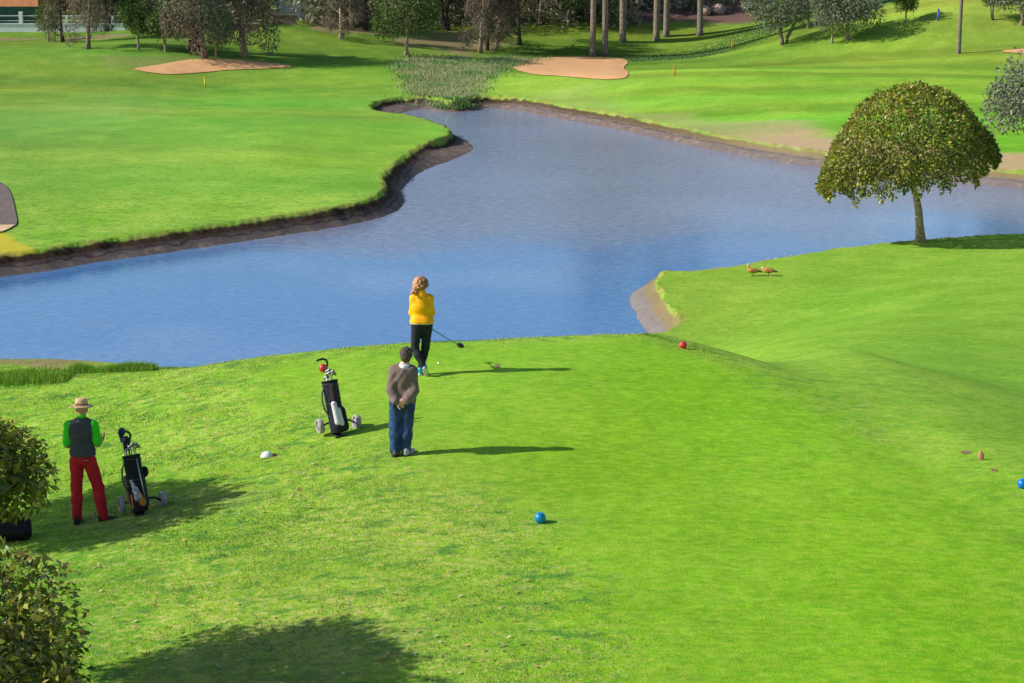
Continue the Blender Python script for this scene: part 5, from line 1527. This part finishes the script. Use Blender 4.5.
M_TBLUE = simple('blue_marker', (.0, .22, .46), .3, 6, .2, .05, .01, .5); M_TBLUE2 = simple('bright_blue_marker', (.0, .16, .62), .3, 6, .15, .05, .01, .5)
M_TRED = simple('red_marker', (.60, .03, .03), .35, 6, .2, .05, .01, .5)
tee_marker(540.2, 522.5, .073, M_TBLUE, 'teal blue ball tee marker in the foreground middle of the grass')
tee_marker(1022.5, 488, .072, M_TBLUE2, 'bright blue ball tee marker at the right edge of the tee')
tee_marker(683, 348.5, .072, M_TRED, 'red ball tee marker near the crest at the right of the tee')
tee_marker(323, 371.5, .072, M_TRED, 'red ball tee marker just behind the handle of the navy bag trolley')
M_BALL = simple('ball_white', (.80, .80, .80), .4, 60, .05, .2, .002); M_WOOD = simple('wood', (.55, .40, .22), .7, 30, .2, .1)
b = G(438.8, 366.2); o = MB(); o.lathe([(max(.0225 * math.sin(math.pi * j / 10), .0004), .05 - .0225 * math.cos(math.pi * j / 10)) for j in range(11)], 16); o = o.build('golf_ball', M_BALL); o.location = b; tag(o, 'white golf ball teed up right of the person in yellow', 'golf ball')
o = MB().tube([(0, 0, -.02), (0, 0, .018), (0, 0, .028)], [.0025, .003, .007], 8).build('golf_tee', M_WOOD); o.location = b; tag(o, 'short wooden tee peg under the white golf ball', 'tee peg')


def cap_on_grass():
    b = G(268.5, 457); root = empty('cap', b, R(4), 'white cap with black peak lying on the grass', 'cap'); root.scale = (.86,) * 3
    V = Vol((-.16, -.13, -.02), (.2, .13, .16), .005); V.ell((-.03, 0, .0), (.105, .085, .10), 0, Matrix.Rotation(R(-12), 3, 'Y')); V.ell((-.03, 0, -.02), (.098, .078, .09), 0, Matrix.Rotation(R(-12), 3, 'Y'), 'sub'); V.plane((0, 0, .004), (0, 0, -1)); V.build('crown', fabric('white_cap', (.78, .77, .80), .8, 25, .06), root)
    V = Vol((-.02, -.12, -.02), (.22, .12, .10), .005); V.ell((.07, 0, .022), (.095, .075, .036), 0); V.ell((.06, 0, -.006), (.095, .08, .036), 0, None, 'sub'); V.plane((.058, 0, 0), (-1, 0, .25)); V.build('peak', M_RUBBER, root)


cap_on_grass()
b = G(981, 460)
V = Vol((-.07, -.05, -.04), (.07, .05, .17), .005); V.ell((0, 0, .055), (.042, .020, .082), 0, Matrix.Rotation(R(-10), 3, 'Y')); o = V.build('marker_stone', simple('terracotta', (.58, .26, .15), .9, 25, .2, .4, .004)); o.location = b; tag(o, 'small terracotta marker standing upright at the right side of the tee', 'marker')


# divots and worn spots, broken peg
def divot(px, py, rx, ry, label, seed):
    b = G(px, py); rg = np.random.default_rng(seed); n = 18; vs = [(0, 0, -.0)]; 
    for k in range(n):
        a = 2 * math.pi * k / n; s = rg.uniform(.7, 1.15); vs.append((math.cos(a) * rx * s, math.sin(a) * ry * s, 0))
    V2 = [(x, y, gz(b[0] + x, b[1] + y) - b[2] + .006) for x, y, _ in vs]
    o = MB().add(V2, [(0, 1 + k, 1 + (k + 1) % n) for k in range(n)]).build('divot', simple('bare_soil', (.22, .15, .07), .95, 25, .4, .5, .01), None, False); o.location = b; tag(o, label, 'divot')


divot(966, 452.5, .09, .10, 'bare soil scrape left of the terracotta marker', 1); divot(497, 366, .05, .16, 'thin brown divot on the tee beside the shadow of the person in yellow', 2); divot(994, 470, .06, .08, 'worn brown patch right of the terracotta marker', 3)


# ------------------------------------------------------------------ ducks
def duck(px, py, label, up, rz, seed):
    b = G(px, py); root = empty('duck', b, rz, label, 'duck', None)
    V = Vol((-.45, -.2, -.02), (.45, .2, .6), .0075)
    V.ell((.0, 0, .22), (.20, .095, .10), .03, Matrix.Rotation(R(8), 3, 'Y')); V.ell((-.10, 0, .22), (.11, .085, .095), .04)
    V.ell((.24, 0, .19), (.12, .05, .035), .03, Matrix.Rotation(R(10), 3, 'Y'))
    if up:
        V.cap((-.15, 0, .25), (-.19, 0, .40), .055, .034, .04); hd = np.array([-.20, 0, .435])
    else:
        V.cap((-.15, 0, .25), (-.24, 0, .30), .055, .04, .04); hd = np.array([-.255, 0, .315])
    V.ell(hd, (.046, .036, .040), .015); V.cap(hd + np.array([-.03, 0, -.005]), hd + np.array([-.085, 0, -.02]), .016, .011, .008)
    for s in (-1, 1):
        V.cap((.0, s * .04, .15), (.01, s * .04, .02), .016, .010, .015)
        for a in (-.4, 0, .4): V.cap((.01, s * .04, .012), (-.06 * math.cos(a), s * .04 + .06 * math.sin(a), .008), .009, .006, .004)
    me = V.mesh('body'); co = np.empty(len(me.vertices) * 3, np.float32); me.vertices.foreach_get('co', co); co = co.reshape(-1, 3)
    c = np.tile((.52, .22, .05), (len(co), 1)).astype(float); c *= (.8 + .4 * vnoise(co[:, 0] * 30, co[:, 2] * 30 + co[:, 1] * 20, 1, seed))[:, None]
    hdm = np.linalg.norm(co - hd, axis=1) < .062; c[hdm] = (.72, .62, .52)
    c[co[:, 0] < hd[0] - .045] = (.02, .02, .02); c[co[:, 0] > .19] = (.03, .03, .028); c[co[:, 2] < .12] = (.04, .035, .03)
    wing = (np.abs(co[:, 1]) > .06) & (co[:, 2] < .22) & (co[:, 0] > -.02); c[wing] *= .45
    a = me.color_attributes.new('col', 'FLOAT_COLOR', 'POINT'); cc = np.ones((len(co), 4), np.float32); cc[:, :3] = c; a.data.foreach_set('color', cc.ravel())
    link_mesh('body', me, M_FEATHER, root)
    for s in (-1, 1):
        V = Vol((-.2, -.2, .1), (.4, .2, .35), .0075); V.ell((.06, s * .075, .235), (.17, .028, .065), 0, Matrix.Rotation(R(12), 3, 'Y')); V.build('wing', M_WING, root)


t = NT('feather'); t.l(t.attr('col').outputs['Color'], t.b.inputs['Base Color']); t.b.inputs['Roughness'].default_value = .8; t.bump(t.noise(t.objco(), 60, 3), .3, .005); M_FEATHER = t.m
M_WING = simple('wing_feather', (.36, .15, .05), .8, 30, .5, .4, .005)
duck(753, 276, 'orange brown duck with raised pale head, left of the pair on the grass', True, R(-8), 1)
duck(768.5, 276, 'paler orange duck with lowered white head, right of the pair on the grass', False, R(-14), 2)


# fallen leaves over the near lawn
def litter():
    rg = np.random.default_rng(31); n = 620; pts = []
    px = rg.uniform(0, 560, n * 2); py = rg.uniform(375, 683, n * 2)
    L = []
    for a, c in zip(px, py):
        zz = np.interp(a, [0, 100, 330, 600], [6.3, 6.65, 7.15, 7.3]); p = P(a, c, zz); L.append(p[:2])
    L = np.array(L); dn = vnoise(L[:, 0], L[:, 1], 2.5, 71); L = L[dn > rg.uniform(.35, .8, len(L))][:n]
    te, _ = poly_sd(TEE, L[:, 0], L[:, 1]); L = L[te > -.3]; n = len(L)
    z = height(L[:, 0], L[:, 1]) + .022; P3 = np.column_stack([L, z])
    a = rg.uniform(0, 2 * np.pi, n); u = np.stack([np.cos(a), np.sin(a), rg.normal(0, .3, n)], -1); v = np.stack([-np.sin(a), np.cos(a), rg.normal(0, .3, n)], -1)
    s = rg.uniform(.02, .042, n)[:, None]
    V = np.stack([P3 - u * s, P3 - v * s * .5, P3 + u * s, P3 + v * s * .5], 1).reshape(-1, 3); C = np.repeat(jitter_cols((.42, .30, .14), n, rg, .35, (.55, .5, .3), .3), 4, 0)
    o = link_mesh('fallen_leaves', np_mesh('fallen_leaves', V, np.arange(4 * n).reshape(-1, 4), C), M_BLADE, None, False); tag(o, 'dry fallen leaves scattered over the near lawn', 'leaves', kind='stuff')


litter()

# ------------------------------------------------------------------ light
EL = R(33.5); trav = Vector((1, .13, 0)).normalized(); sunv = Vector((trav.x * math.cos(EL), trav.y * math.cos(EL), -math.sin(EL)))
sl = bpy.data.lights.new('sun', 'SUN'); sl.energy = 5.7; sl.angle = R(.55); sl.color = (1.0, .945, .86)
so = bpy.data.objects.new('sun', sl); COL.objects.link(so); so.rotation_euler = sunv.to_track_quat('-Z', 'Y').to_euler(); so.location = (-60, 0, 60)
wd = bpy.data.worlds.new('World'); SC.world = wd; wd.use_nodes = True; nt = wd.node_tree; sky = nt.nodes.new('ShaderNodeTexSky'); sky.sky_type = 'NISHITA'; sky.sun_disc = False
sky.sun_elevation = EL; sky.sun_rotation = math.atan2(-trav.x, -trav.y); sky.air_density = 1.0; sky.dust_density = .6; sky.ozone_density = 1.5
nt.links.new(sky.outputs[0], nt.nodes['Background'].inputs[0]); nt.nodes['Background'].inputs[1].default_value = .125
SC.view_settings.view_transform = 'Standard'; SC.view_settings.look = 'None'; SC.view_settings.exposure = 0; SC.view_settings.gamma = 1
SC.cycles.max_bounces = 6; SC.cycles.transparent_max_bounces = 6
